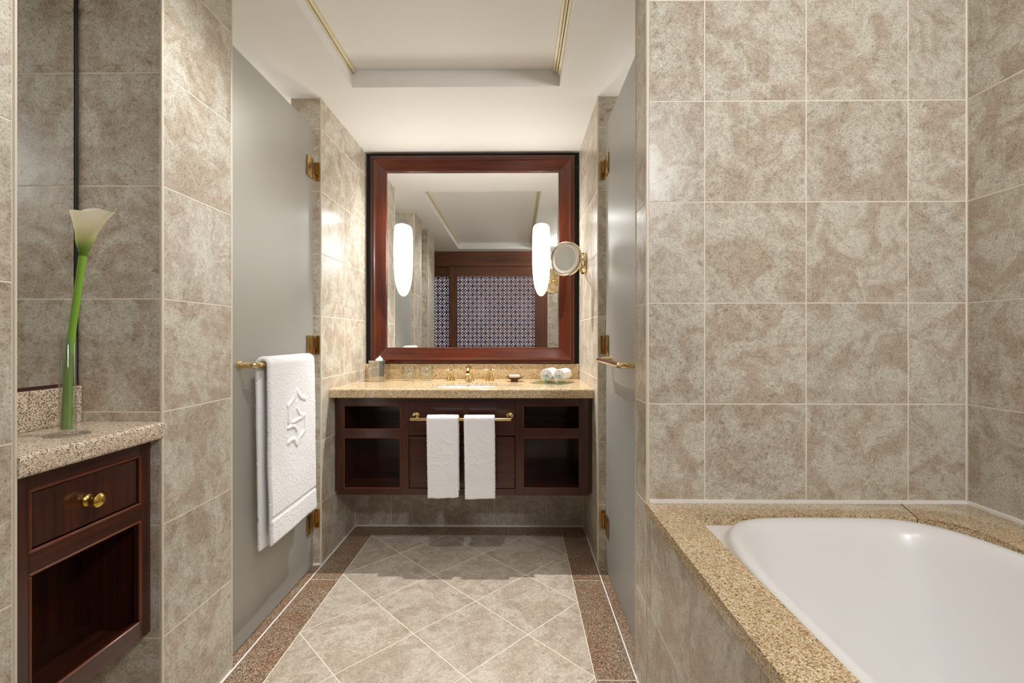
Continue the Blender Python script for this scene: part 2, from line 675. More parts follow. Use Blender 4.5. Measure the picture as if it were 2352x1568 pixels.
def tile_face(parent, axis, pos, sign, us, zs, mat='tile', name='tile'):
    us, zs = sorted(us), sorted(zs)
    for u0, u1 in zip(us, us[1:]):
        for z0, z1 in zip(zs, zs[1:]):
            w, h = u1 - u0 - GR, z1 - z0 - GR
            if w < 0.004 or h < 0.004:
                continue
            c = ((u0 + u1) / 2, (z0 + z1) / 2)
            jit = random.uniform(-0.0002, 0.0002)
            loc = (pos + jit, c[0], c[1]) if axis == 'x' else (c[0], pos + jit, c[1])
            link(name, tile_mesh(axis, sign, w, h, mat), None, parent, loc=loc)


def joints(a, b, first, step=0.305):
    """joint places between a and b on the grid through `first`"""
    k0 = math.floor((a - first) / step) - 1
    j = [first + k * step for k in range(k0, k0 + int((b - a) / step) + 4)]
    return [a] + [q for q in j if a + 0.006 < q < b - 0.006] + [b]


def rows(z0=0.0, z1=ZC):
    return [z0] + [z for z in ROWS if z0 + 0.006 < z < z1 - 0.006] + [z1]


def bead(parent, x, y, z0=0.0, z1=ZC, s=0.0075):
    box('corner_bead', (x - s / 2, x + s / 2, y - s / 2, y + s / 2, z0, z1), 'bead', parent, 0.0018)


g = 0.0008   # joints lie this far behind the tile faces

# ------------------------------------------------------------------ floor
floor = box('floor', (-2.4, 2.0, -0.62, 3.05, -0.08, -g), 'grout')
tag(floor, 'limestone tile floor laid on the diagonal inside a granite border', 'floor', kind='structure')
D = 0.21464
FX0, FY0 = -0.6023, 2.3705
fx_lo, fx_hi, fy_lo, fy_hi = FX0 - D, FX0 + 4 * D, -0.42, FY0 + D


def clip(poly, inside, inter):
    out = []
    for i in range(len(poly)):
        p, q = poly[i], poly[(i + 1) % len(poly)]
        if inside(p):
            out.append(p)
            if not inside(q):
                out.append(inter(p, q))
        elif inside(q):
            out.append(inter(p, q))
    return out


def clip_rect(poly, x0, x1, y0, y1):
    ix = lambda X: (lambda p, q: (X, p[1] + (q[1] - p[1]) * (X - p[0]) / (q[0] - p[0])))
    iy = lambda Y: (lambda p, q: (p[0] + (q[0] - p[0]) * (Y - p[1]) / (q[1] - p[1]), Y))
    for ins, it in ((lambda p: p[0] >= x0, ix(x0)), (lambda p: p[0] <= x1, ix(x1)), (lambda p: p[1] >= y0, iy(y0)), (lambda p: p[1] <= y1, iy(y1))):
        if poly:
            poly = clip(poly, ins, it)
    return poly


_floor_full = None
for a in range(-4, 9):
    for b in range(-16, 4):
        if (a + b) % 2 == 0:
            continue
        cx, cy = FX0 + a * D, FY0 + b * D
        h = D - GR * 0.72
        poly = [(cx + h, cy), (cx, cy + h), (cx - h, cy), (cx, cy - h)]
        c2 = clip_rect(poly, fx_lo + GR / 2, fx_hi - GR / 2, fy_lo, fy_hi - GR / 2)
        if len(c2) < 3:
            continue
        ar = abs(sum(p[0] * q[1] - q[0] * p[1] for p, q in zip(c2, c2[1:] + c2[:1]))) / 2
        if ar < 0.0006:
            continue
        full = len(c2) == 4 and abs(ar - 2 * h * h) < 1e-5
        if full and _floor_full is not None:
            link('floor_tile', _floor_full, None, floor, loc=(cx, cy, 0))
            continue
        bm = bmesh.new()
        pl = [(p[0] - cx, p[1] - cy) for p in c2]
        if sum(p[0] * q[1] - q[0] * p[1] for p, q in zip(pl, pl[1:] + pl[:1])) < 0:
            pl = pl[::-1]
        extrude_poly(bm, pl, -0.006, 0.0, 0.0007, 1)
        me = bpy.data.meshes.new('floor_tile')
        bm.to_mesh(me)
        bm.free()
        me.materials.append(M['floor_tile'])
        link('floor_tile', me, None, floor, loc=(cx, cy, 0))
        if full:
            _floor_full = me
# granite border strips and door sills
for b in [(XL + 0.009, fx_lo - 0.0015, 0.8, 2.105), (XL + 0.009, fx_lo - 0.0015, 2.109, YW - 0.004), (fx_hi + 0.0015, XR - 0.006, 2.111, YW - 0.004),
          (fx_hi + 0.0015, XR - 0.006, 1.50, 2.107), (fx_hi + 0.0015, XR - 0.006, -0.42, 1.496), (XL + 0.009, fx_lo - 0.0015, -0.42, 0.796),
          (fx_lo + 0.0005, fx_hi - 0.0005, fy_hi + 0.0015, YW - 0.004)]:
    box('border_slab', (b[0], b[1], b[2], b[3], -0.006, 0.0002), 'granite_floor', floor, 0.0006)
box('sill_slab', (-1.10, XL + 0.003, YP2 - 0.002, YJ, -0.006, 0.0004), 'granite_floor', floor, 0.0006)
box('sill_slab', (XR - 0.001, 0.54, 1.528, YJ, -0.006, 0.0004), 'granite_floor', floor, 0.0006)
box('sealant_line', (XL + 0.0032, XL + 0.0088, 0.5, YW, -0.004, 0.0008), 'sealant', floor)
box('sealant_line', (XR - 0.0062, XR - 0.0015, 1.50, YW, -0.004, 0.0008), 'sealant', floor)
box('sealant_line', (XL + 0.004, XR - 0.004, YW - 0.0075, YW, -0.004, 0.004), 'sealant', floor)
box('sealant_line', (-1.10, XL, YJ - 0.006, YJ, -0.004, 0.006), 'sealant', floor)

# ------------------------------------------------------------------ left wall: near pier, niche, pier, jamb, vanity side
wl = boxes('wall_left', [
    (-1.75, XL - g, 0.50, YN1 - g, 0, ZC),                 # near pier
    (-1.75, XN - g, YN1 - g, YP1 + g, 0, ZC),              # back of the niche
    (-1.75, XL - g, YP1 + g, YP2 - g, 0, ZC),              # pier
    (-1.105, XL - g, YJ + g, 3.05, 0, ZC),                 # jamb and vanity side
], 'grout')
tag(wl, 'limestone tiled piers with the niche and the left door opening between them', 'wall', kind='structure')
tile_face(wl, 'x', XL, 1, joints(0.50, YN1 - 0.006, YN1 - 0.006), rows())
tile_face(wl, 'y', YN1, 1, [XN, XL - 0.006], rows())
tile_face(wl, 'x', XN, 1, [YN1, YP1], rows())
tile_face(wl, 'y', YP1, -1, [XN + 0.002, XL - 0.006], rows())
tile_face(wl, 'x', XL, 1, [YP1 + 0.004, YP2 - 0.004], rows())
tile_face(wl, 'y', YP2, 1, [-1.40, -1.10, XL - 0.006], rows())
tile_face(wl, 'y', YJ, -1, [-1.105, XL - 0.004], rows())
tile_face(wl, 'x', XL, 1, [YJ + 0.004, 2.5527, 2.8576, YB], rows())
for x, y in ((XL - 0.002, YN1 - 0.002), (XL - 0.002, YP1 + 0.002), (XL - 0.002, YP2 - 0.002), (XL - 0.0015, YJ + 0.0025)):
    bead(wl, x, y)

# ------------------------------------------------------------------ right wall: pier beside the tub, jamb, vanity side
wr = boxes('wall_right', [
    (XR + g, 0.41, YT + g, 1.528 - g, 0, ZC),
    (XR + g, 0.54, YJ + g, 3.05, 0, ZC),
], 'grout')
tag(wr, 'limestone tiled pier and jamb on both sides of the right glass door', 'wall', kind='structure')
tile_face(wr, 'x', XR, -1, [YT + 0.004, 1.528 - 0.003], rows())
tile_face(wr, 'y', 1.528, 1, [XR + 0.005, 0.56], rows())
tile_face(wr, 'y', YJ, -1, [XR + 0.004, 0.54], rows())
tile_face(wr, 'x', XR, -1, [YJ + 0.004, 2.5717, 2.8766, YB], rows())
for x, y in ((XR + 0.002, YT + 0.0025), (XR + 0.002, 1.528 - 0.002), (XR + 0.0015, YJ + 0.0025)):
    bead(wr, x, y)

# ------------------------------------------------------------------ wall at the end of the tub
DZ = 0.612
wt = box('wall_tub_end', (0.41, XT + 0.2, YT + g, 1.528 - g, 0, ZC), 'grout')
tag(wt, 'limestone tiled wall at the far end of the bathtub', 'wall', kind='structure')
tile_face(wt, 'y', YT, -1, [XR + 0.006, 0.5683, 0.8733, 1.1783, XT - 0.002], rows(DZ - 0.002))
box('sealant_line', (XR + 0.006, XT - 0.001, YT - 0.006, YT + 0.001, DZ - 0.001, DZ + 0.009), 'sealant', wt)
ws = box('wall_tub_side', (XT + g, XT + 0.15, YF, YT + g, 0, ZC), 'grout')
tag(ws, 'limestone tiled wall along the far side of the bathtub', 'wall', kind='structure')
tile_face(ws, 'x', XT, -1, joints(YF, YT - 0.002, 1.229), rows(DZ - 0.002))
box('sealant_line', (XT - 0.006, XT + 0.001, YF, YT - 0.002, DZ - 0.001, DZ + 0.009), 'sealant', ws)
wa = box('wall_tub_apron', (XR + g, XR + 0.04, YF, YT + g, 0, DZ - 0.029), 'grout')
tag(wa, 'limestone tiled apron under the tub deck', 'wall', kind='structure')
tile_face(wa, 'x', XR, -1, joints(YF, YT + 0.003, 1.3547), rows(0, DZ - 0.0295))

# ------------------------------------------------------------------ back walls
wb = boxes('wall_back', [(-1.105, 0.54, 2.945, 3.05, 0, ZC), (XL - g, XR + g, YW + g, 2.945, 0, 0.80)], 'grout')
tag(wb, 'tiled wall under the vanity and wall behind the framed mirror', 'wall', kind='structure')
tile_face(wb, 'y', YW, -1, joints(XL + 0.002, XR - 0.002, -0.7406), [0.004, 0.30, 0.605, 0.80])

# screen side, behind the camera
wf = boxes('wall_front', [(0.42, XT + 0.15, YF - 0.15, YF - g, 0, ZC), (-2.4, -1.62, YF - 0.15, YF, 0, ZC)], 'grout')
tag(wf, 'limestone tiled wall beside the wooden lattice screen', 'wall', kind='structure')
tile_face(wf, 'y', YF, 1, joints(0.425, XT, 0.5683), rows())
wo = boxes('wall_outer', [(-1.85, -1.70, YF - 0.15, 0.52, 0, ZC), (-2.55, -2.40, 1.2, 3.05, 0, ZC), (-2.40, -1.105, 2.9, 3.05, 0, ZC), (-2.4, -1.70, 1.2, YP2 - g, 0, ZC),
                          (2.0, 2.15, 1.4, 3.05, 0, ZC), (0.54, 2.0, 2.9, 3.05, 0, ZC), (1.5, 2.0, 1.4, 1.527, 0, ZC)], 'roompaint')
tag(wo, 'cream painted walls of the rooms behind the glass doors', 'wall', kind='structure')

# ------------------------------------------------------------------ ceiling with the raised tray
TX0, TX1, TY0, TY1 = -0.7695, 0.2000, -0.24, 2.1505
ce = boxes('ceiling', [(-2.55, TX0, YF - 0.15, 3.05, ZC, ZC + 0.06), (TX1, 2.15, YF - 0.15, 3.05, ZC, ZC + 0.06),
                       (TX0, TX1, YF - 0.15, TY0, ZC, ZC + 0.06), (TX0, TX1, TY1, 3.05, ZC, ZC + 0.06),
                       (TX0 - 0.03, TX0, TY0, TY1, ZC + 0.06, ZT + 0.03), (TX1, TX1 + 0.03, TY0, TY1, ZC + 0.06, ZT + 0.03),
                       (TX0 - 0.03, TX1 + 0.03, TY0 - 0.03, TY0, ZC + 0.06, ZT + 0.03), (TX0 - 0.03, TX1 + 0.03, TY1, TY1 + 0.03, ZC + 0.06, ZT + 0.03)], 'paint')
tag(ce, 'white plaster ceiling with a raised tray over the passage', 'ceiling', kind='structure')
for y0, y1 in ((TY0, 0.32), (0.323, 1.115), (1.118, TY1)):
    box('ceiling_panel', (TX0, TX1, y0, y1, ZT, ZT + 0.02), 'paint', ce, 0.001)


def diffuser(x_in, x_out, label):
    """slot diffuser on a side of the tray: cream channel with two ribs"""
    s = 1 if x_out > x_in else -1
    r = empty('slot_diffuser', ((x_in + x_out) / 2, 1.0, ZT), label, 'air vent', 'cream slot diffusers of the ceiling tray')
    y0, y1 = TY0 + 0.02, TY1 - 0.012
    w = abs(x_out - x_in)
    lo = lambda a, b: (min(x_in + s * a, x_in + s * b), max(x_in + s * a, x_in + s * b))
    a, b = lo(0, w)
    box('channel', (a, b, y0, y1, ZT - 0.006, ZT - 0.0005), 'cream_metal', r)
    for q0, q1, zz in ((0.0, 0.010, 0.016), (0.0125, 0.020, 0.024), (0.0225, w, 0.036)):
        if q1 > q0 + 0.002:
            a, b = lo(q0, min(q1, w))
            box('blade', (a, b, y0, y1, ZT - zz, ZT - 0.006), 'cream_metal', r, 0.0012)
    return r


diffuser(0.168, 0.1995, 'cream slot diffuser along the ceiling tray, on the side of the bathtub')
diffuser(-0.753, -0.7690, 'narrow cream slot diffuser along the ceiling tray, on the side of the niche')

# ------------------------------------------------------------------ bathtub
CXT, CYT, AT, BT = 0.850, 0.475, 0.350, 0.829


def sring(a, b, n, z, N=128, cx=CXT, cy=CYT):
    out = []
    for k in range(N):
        th = 2 * PI * k / N
        c, s = math.cos(th), math.sin(th)
        rr = (abs(c) ** n + abs(s) ** n) ** (-1.0 / n)
        out.append((cx + a * rr * c, cy + b * rr * s, z))
    return out


tub = empty('bathtub', (CXT, CYT, 0.0), 'white enamelled bathtub set into the golden granite deck', 'bathtub')
bm = bmesh.new()
prof = [(-0.036, -0.036, 16, 0.560), (-0.036, -0.036, 16, 0.5822), (-0.016, -0.016, 5.2, 0.5822), (-0.009, -0.009, 5.0, 0.5835), (-0.005, -0.005, 5.0, 0.588), (-0.003, -0.003, 4.8, 0.597),
        (0.001, 0.001, 4.8, 0.604), (0.008, 0.008, 4.8, 0.608), (0.018, 0.018, 4.7, 0.609), (0.028, 0.028, 4.7, 0.606), (0.036, 0.038, 4.6, 0.598),
        (0.042, 0.048, 4.5, 0.584), (0.049, 0.062, 4.4, 0.55), (0.058, 0.088, 4.2, 0.49), (0.068, 0.125, 4.0, 0.41), (0.080, 0.168, 3.8, 0.33),
        (0.095, 0.205, 3.6, 0.27), (0.12, 0.245, 3.4, 0.225), (0.16, 0.295, 3.2, 0.198), (0.21, 0.36, 3.0, 0.187), (0.28, 0.55, 2.6, 0.182), (0.345, 0.82, 2.0, 0.180)]
rings = []
for da, db, n, z in prof:
    a_, b_ = AT - da, BT - db
    rings.append([bm.verts.new(p) for p in sring(a_, b_, n, z)])
for A, B in zip(rings, rings[1:]):
    for k in range(128):
        bm.faces.new((A[k], A[(k + 1) % 128], B[(k + 1) % 128], B[k]))
bm.faces.new(rings[-1])
from_bm('basin', bm, 'enamel', tub, True, 60)
lathe('drain', [(0.0, 0.004), (0.02, 0.004), (0.028, 0.002), (0.029, 0.0)], (CXT, 0.0, 0.181), 'brass', tub)

# granite deck around the tub
deck = empty('tub_deck', (0.5, 0.5, DZ), 'golden speckled granite deck framing the white bathtub', 'tub surround')
XO = 0.3885
L_out = [(XO, YF + 0.01), (0.497, YF + 0.01), (0.497, 1.303), (0.80, 1.3045), (0.98, 1.303), (1.06, 1.2965), (1.105, 1.285), (1.153, YT - 0.001), (XO, YT - 0.001)]
bm = bmesh.new()
extrude_poly(bm, L_out, DZ - 0.029, DZ, 0.0022, 2)
from_bm('deck_slab', bm, 'granite', deck, True, 35)
R_out = [(1.1075, 1.2835), (1.14, 1.270), (1.168, 1.249), (1.186, 1.212), (1.1925, 1.155), (1.194, 1.05), (1.194, YF + 0.01), (XT - 0.001, YF + 0.01), (XT - 0.001, YT - 0.001), (1.156, YT - 0.001)]
bm = bmesh.new()
extrude_poly(bm, R_out, DZ - 0.029, DZ, 0.0022, 2)
from_bm('deck_slab', bm, 'granite', deck, True, 35)

# ------------------------------------------------------------------ niche: counter, cabinet, mirror
nc = empty('niche_counter', (-1.07, 1.05, 0.86), 'pale speckled granite counter with backsplash in the tiled niche', 'counter')
bm = bmesh.new()
add_box(bm, XN + 0.001, -0.950, YN1 + 0.001, YP1 - 0.001, 0.838, 0.8835)
es = [e for e in bm.edges if all(v.co.x > -0.951 for v in e.verts) and abs(e.verts[0].co.z - e.verts[1].co.z) < 1e-6]
bmesh.ops.bevel(bm, geom=es, offset=0.009, segments=4, profile=0.5, affect='EDGES')
from_bm('slab', bm, 'granite_pink', nc, True, 40)
box('backsplash', (XN + 0.001, -1.172, YN1 + 0.001, YP1 - 0.002, 0.8838, 0.981), 'granite_pink', nc, 0.002, 2)

nm = empty('niche_mirror', (-1.185, 1.05, 1.6), 'tall mirror with a thin dark frame above the niche counter', 'mirror')
box('glass', (-1.1885, -1.1845, YN1 + 0.01, YP1 - 0.012, 0.990, 2.24), 'mirror', nm)
box('frame', (-1.189, -1.1815, YP1 - 0.011, YP1 - 0.002, 0.983, 2.25), 'black', nm, 0.001)
box('frame', (-1.189, -1.1815, YN1 + 0.002, YP1 - 0.011, 0.982, 0.990), 'wood_y', nm, 0.001)
box('frame', (-1.189, -1.1815, YN1 + 0.002, YP1 - 0.011, 2.24, 2.25), 'wood_y', nm, 0.001)
box('frame', (-1.189, -1.1815, YN1 + 0.002, YN1 + 0.010, 0.990, 2.24), 'wood_z', nm, 0.001)

cb = empty('niche_cabinet', (-1.08, 1.05, 0.321), 'dark mahogany wall cabinet with one drawer over an open shelf', 'cabinet')
XF = -0.985
y0, y1 = YN1 + 0.002, YP1 - 0.004
for bx_ in [(XN + 0.003, XF - 0.018, y0, y0 + 0.018, 0.321, 0.837), (XN + 0.003, XF - 0.018, y1 - 0.018, y1, 0.321, 0.837)]:
    box('side_panel', bx_, 'wood_z', cb)
box('back_panel', (XN + 0.003, XN + 0.015, y0 + 0.018, y1 - 0.018, 0.339, 0.837), 'wood_z', cb)
box('bottom_panel', (XN + 0.003, XF - 0.018, y0 + 0.018, y1 - 0.018, 0.321, 0.345), 'wood_y', cb)
box('shelf', (XN + 0.015, XF - 0.018, y0 + 0.018, y1 - 0.018, 0.637, 0.652), 'wood_y', cb)
ya, yb = 0.9215, 1.1968
box('stile', (XF - 0.018, XF, y0, ya, 0.321, 0.837), 'wood_z', cb, 0.0008)
box('stile', (XF - 0.018, XF, yb, y1, 0.321, 0.837), 'wood_z', cb, 0.0008)
for z0, z1 in ((0.321, 0.3655), (0.630, 0.6745), (0.8005, 0.837)):
    box('rail', (XF - 0.018, XF, ya, yb, z0, z1), 'wood_y', cb, 0.0008)


def bead_frame(name, plane, p, sgn, u0, u1, z0, z1, w, h, mat, parent):
    """thin moulding round an opening: plane 'x' or 'y' at p, standing out by h towards sgn"""
    L = []
    for (a, b, c, d) in ((u0, u1, z1 - w, z1), (u0, u1, z0, z0 + w), (u0, u0 + w, z0 + w, z1 - w), (u1 - w, u1, z0 + w, z1 - w)):
        lo, hi = min(p, p + sgn * h), max(p, p + sgn * h)
        L.append((lo, hi, a, b, c, d) if plane == 'x' else (a, b, lo, hi, c, d))
    bm = bmesh.new()
    for b in L:
        add_box(bm, *b, bev=min(w, h) * 0.35)
    return from_bm(name, bm, mat, parent)


M['edge_wood'] = plain('rubbed_mahogany_edge', srgb(112, 58, 38), 0.25, 0, 0.5, 0.3)
bead_frame('moulding', 'x', XF - 0.006, 1, ya - 0.002, yb + 0.002, 0.3635, 0.632, 0.006, 0.0085, 'edge_wood', cb)
bead_frame('moulding', 'x', XF - 0.006, 1, ya - 0.002, yb + 0.002, 0.6725, 0.8025, 0.006, 0.0085, 'edge_wood', cb)
dr = box('drawer', (XF - 0.024, XF - 0.004, ya + 0.0055, yb - 0.0055, 0.680, 0.795), 'wood_z', cb, 0.002)
lathe('knob', [(0.0, -0.006), (0.0125, -0.006), (0.0135, 0.0), (0.0135, 0.004), (0.010, 0.007), (0.0085, 0.010), (0.010, 0.013), (0.0155, 0.019), (0.0168, 0.024), (0.0155, 0.030), (0.010, 0.035), (0.0, 0.037)],
      (XF - 0.001, 1.0465, 0.7335 + 0.004), 'knob_brass', dr, 'x', 32)

# ------------------------------------------------------------------ vase and lily
VX, VY, VZ = -1.0473, 1.0635, 0.8838
va = empty('bud_vase', (VX, VY, VZ), 'slim clear glass cylinder vase with a wide foot on the niche counter', 'vase')
lathe('vase_glass', [(0.0, 0.0), (0.041, 0.0), (0.0425, 0.0012), (0.041, 0.0026), (0.0175, 0.0042), (0.0158, 0.008), (0.0158, 0.2275), (0.0150, 0.2290), (0.0140, 0.2275), (0.0136, 0.018), (0.012, 0.0125), (0.0, 0.0115)],
      (VX, VY, VZ), 'glass', va, 'z', 48)
lathe('water', [(0.0, 0.0119), (0.0118, 0.0130), (0.01345, 0.0185), (0.0137, 0.206), (0.0130, 0.2052), (0.0, 0.2050)], (VX, VY, VZ), 'water', va, 'z', 48)
li = empty('calla_lily', (VX, VY, VZ + 0.015), 'single white calla lily on a tall green stem standing in the glass vase', 'flower')
pts = smooth_path([(-1.0495, 1.0635, 0.8985), (-1.0465, 1.0635, 0.99), (-1.0395, 1.0635, 1.095), (-1.0312, 1.0635, 1.162), (-1.0200, 1.0635, 1.240), (-1.0128, 1.0635, 1.29), (-1.0092, 1.0635, 1.322)], 6)
nn = len(pts)
tube('stem', pts, [0.0072 + 0.0026 * max(0, 1 - i / (nn * 0.42)) + 0.0002 * math.sin(i * 0.7) + (0.0005 * max(0, (i - nn * 0.8) / (nn * 0.2))) for i in range(nn)], 'stem', li, 16)
# spathe: a funnel that flares into a lip, drawn out to a point on one side
bm = bmesh.new()
NT_, NA = 26, 48
grid = []
for i in range(NT_):
    t = i / (NT_ - 1)
    row = []
    for k in range(NA):
        a = 2 * PI * k / NA
        flare = t ** 2.6
        q = min(1, t / 0.42)
        base = 0.0079 + 0.0099 * q * q * (3 - 2 * q) + 0.002 * t
        tip = max(0, math.cos(a)) ** 3
        lef = max(0, math.cos(a - PI)) ** 2
        rad = base + flare * (0.0145 + 0.003 * lef + 0.018 * tip) - 0.002 * math.sin(PI * min(1, t / 0.9)) ** 2
        z = 1.300 + 0.100 * t + flare * (0.020 * max(0, math.cos(a - 1.75)) ** 2 - 0.003 * max(0, math.cos(a + 1.4)) ** 2 + 0.006 * tip + 0.003 * lef)
        if t > 0.8:
            z += (t - 0.8) / 0.2 * (-0.003 * tip + 0.002 * math.sin(3 * a + 0.6))
        cx = -1.0114 + 0.012 * t + 0.004 * t * t
        row.append(bm.verts.new((cx + rad * math.cos(a), 1.0635 + rad * math.sin(a) * 0.92, z)))
    grid.append(row)
for A, B in zip(grid, grid[1:]):
    for k in range(NA):
        bm.faces.new((A[k], A[(k + 1) % NA], B[(k + 1) % NA], B[k]))
sp = from_bm('spathe', bm, 'lily', li, True)
tube('spadix', [(-1.006, 1.0635, 1.335), (-1.002, 1.064, 1.360), (-0.998, 1.065, 1.388)], [0.0035, 0.0042, 0.002], 'spadix', li, 12)
tube('tip', [(-0.9530, 1.0630, 1.4035), (-0.9450, 1.0630, 1.4045), (-0.9370, 1.0630, 1.4040)], [0.0030, 0.0018, 0.0003], 'stem', li, 8)


# ------------------------------------------------------------------ glass doors
def glass_door(name, side, label):
    s = 1 if side == 'left' else -1          # direction from the pane into the room
    xg = -0.9875 if side == 'left' else 0.4300
    r = empty(name, (xg, 1.9, 0.0), label, 'glass door', kind='structure')
    y0, y1 = (1.560, 2.214) if side == 'left' else (1.545, 2.200)
    box('pane', (xg - 0.0045, xg + 0.0045, y0, y1, 0.012, 2.124), 'frosted', r, 0.0008)
    for z in (1.9195, 1.0748, 0.2298):
        h = empty('hinge', (xg, 2.2, z))
        adopt(h, r)
        h.matrix_parent_inverse = Matrix.Identity(4)
        h.location = Vector((xg, 2.2, z)) - r.location
        xa, xb = sorted((xg + s * 0.0050, xg + s * 0.0115))
        box('clamp_plate', (xa, xb, y1 - 0.070, y1 - 0.006, z - 0.047, z + 0.047), 'old_brass', h, 0.0022, 2)
        xa, xb = sorted((xg - s * 0.0050, xg - s * 0.0115))
        box('clamp_plate', (xa, xb, y1 - 0.070, y1 - 0.006, z - 0.047, z + 0.047), 'old_brass', h, 0.0022, 2)
        lathe('knuckle', [(0.0, -0.040), (0.0055, -0.040), (0.0055, 0.040), (0.0, 0.040)], (xg + s * 0.004, y1 + 0.007, z), 'old_brass', h, 'z', 16)
        xa, xb = sorted((xg + s * 0.002, xg + s * 0.026))
        box('wall_leaf', (xa, xb, YJ - 0.0065, YJ - 0.0005, z - 0.045, z + 0.045), 'old_brass', h, 0.001)
        xa, xb = sorted((xg + s * 0.006, xg + s * 0.017))
        box('hinge_block', (xa, xb, y1 + 0.004, YJ - 0.006, z - 0.020, z + 0.038), 'old_brass', h, 0.0015)
        for dz in (-0.037, 0.037):
            lathe('screw', [(0.0, -0.0016), (0.0034, -0.0016), (0.0038, 0.0)], (xg + s * 0.0205, YJ - 0.0068, z + dz), 'old_brass', h, 'y', 12)
    xb_ = xg + s * 0.0650
    za = 1.0120
    ya_, yb_ = 1.620, 2.078
    path = fillet([(xg + s * 0.005, ya_, za), (xb_, ya_, za), (xb_, yb_, za), (xg + s * 0.005, yb_, za)], 0.030, 8)
    tube('towel_bar', path, 0.0105, 'brass', r, 20)
    for yy in (ya_, yb_):
        prof_ = [(0.0, 0.0), (0.0155, 0.0), (0.0160, 0.003), (0.0150, 0.0065), (0.0120, 0.008), (0.0, 0.008)]
        lathe('bar_flange', [(a, s * b) for a, b in prof_], (xg + s * 0.0046, yy, za), 'brass', r, 'x', 24)
        lathe('bar_flange', [(a, -s * b) for a, b in prof_], (xg - s * 0.0046, yy, za), 'brass', r, 'x', 24)
    return r, xb_, za


door1, XBAR, ZBAR = glass_door('door_1', 'left', 'frosted glass door with brass hinges and a bath towel on its bar')
door2, _, _ = glass_door('door_2', 'right', 'frosted glass door with a bare brass bar beside the bathtub wall')


# ------------------------------------------------------------------ towels
def smooth_noise(shape, cell, r):
    """value noise on a grid"""
    n0, n1 = int(shape[0] / cell) + 3, int(shape[1] / cell) + 3
    gsrc = r.standard_normal((n0, n1))
    a = np.arange(shape[0]) / cell
    b = np.arange(shape[1]) / cell
    i, j = a.astype(int), b.astype(int)
    fa, fb = (a - i)[:, None], (b - j)[None, :]
    fa, fb = fa * fa * (3 - 2 * fa), fb * fb * (3 - 2 * fb)
    g00, g10 = gsrc[np.ix_(i, j)], gsrc[np.ix_(i + 1, j)]
    g01, g11 = gsrc[np.ix_(i, j + 1)], gsrc[np.ix_(i + 1, j + 1)]
    return (g00 * (1 - fa) + g10 * fa) * (1 - fb) + (g01 * (1 - fa) + g11 * fa) * fb


def curve_pts(pts, sub=8):
    return [(p.x, p.y) for p in smooth_path([(a, b, 0) for a, b in pts], sub)]


EMBLEM = [  # raised strokes of the woven emblem: a pagoda-like S, x to the right, y down, in a unit square
    (curve_pts([(1.0, 0.20), (0.80, 0.17), (0.62, 0.10), (0.50, 0.0), (0.38, 0.11), (0.20, 0.19), (0.0, 0.24)]), 0.055),
    ([(0.04, 0.25), (0.04, 0.54)], 0.05),
    (curve_pts([(0.50, 0.34), (0.62, 0.44), (0.78, 0.50), (1.0, 0.51)]), 0.045),
    ([(0.22, 0.565), (0.80, 0.535)], 0.05),
    (curve_pts([(0.0, 0.64), (0.2, 0.63), (0.36, 0.66), (0.46, 0.74)]), 0.045),
    ([(0.96, 0.53), (0.96, 0.80)], 0.05),
    (curve_pts([(0.02, 0.90), (0.2, 0.87), (0.36, 0.90), (0.5, 1.0), (0.64, 0.90), (0.80, 0.85), (0.97, 0.80)]), 0.055),
]


def emblem_height(U, V):
    h = np.zeros_like(U)
    for line, w in EMBLEM:
        best = np.full_like(U, 9.0)
        for (x0, y0), (x1, y1) in zip(line, line[1:]):
            dx, dy = x1 - x0, (y1 - y0) * 1.5
            L2 = dx * dx + dy * dy + 1e-12
            t = np.clip(((U - x0) * dx + (V - y0) * 1.5 * dy) / L2, 0, 1)
            d = np.hypot(U - x0 - t * dx, (V - y0) * 1.5 - t * dy)
            best = np.minimum(best, d)
        q = np.clip((w * 1.5 - best) / (w * 1.1), 0, 1)
        h = np.maximum(h, q * q * (3 - 2 * q))
    return h


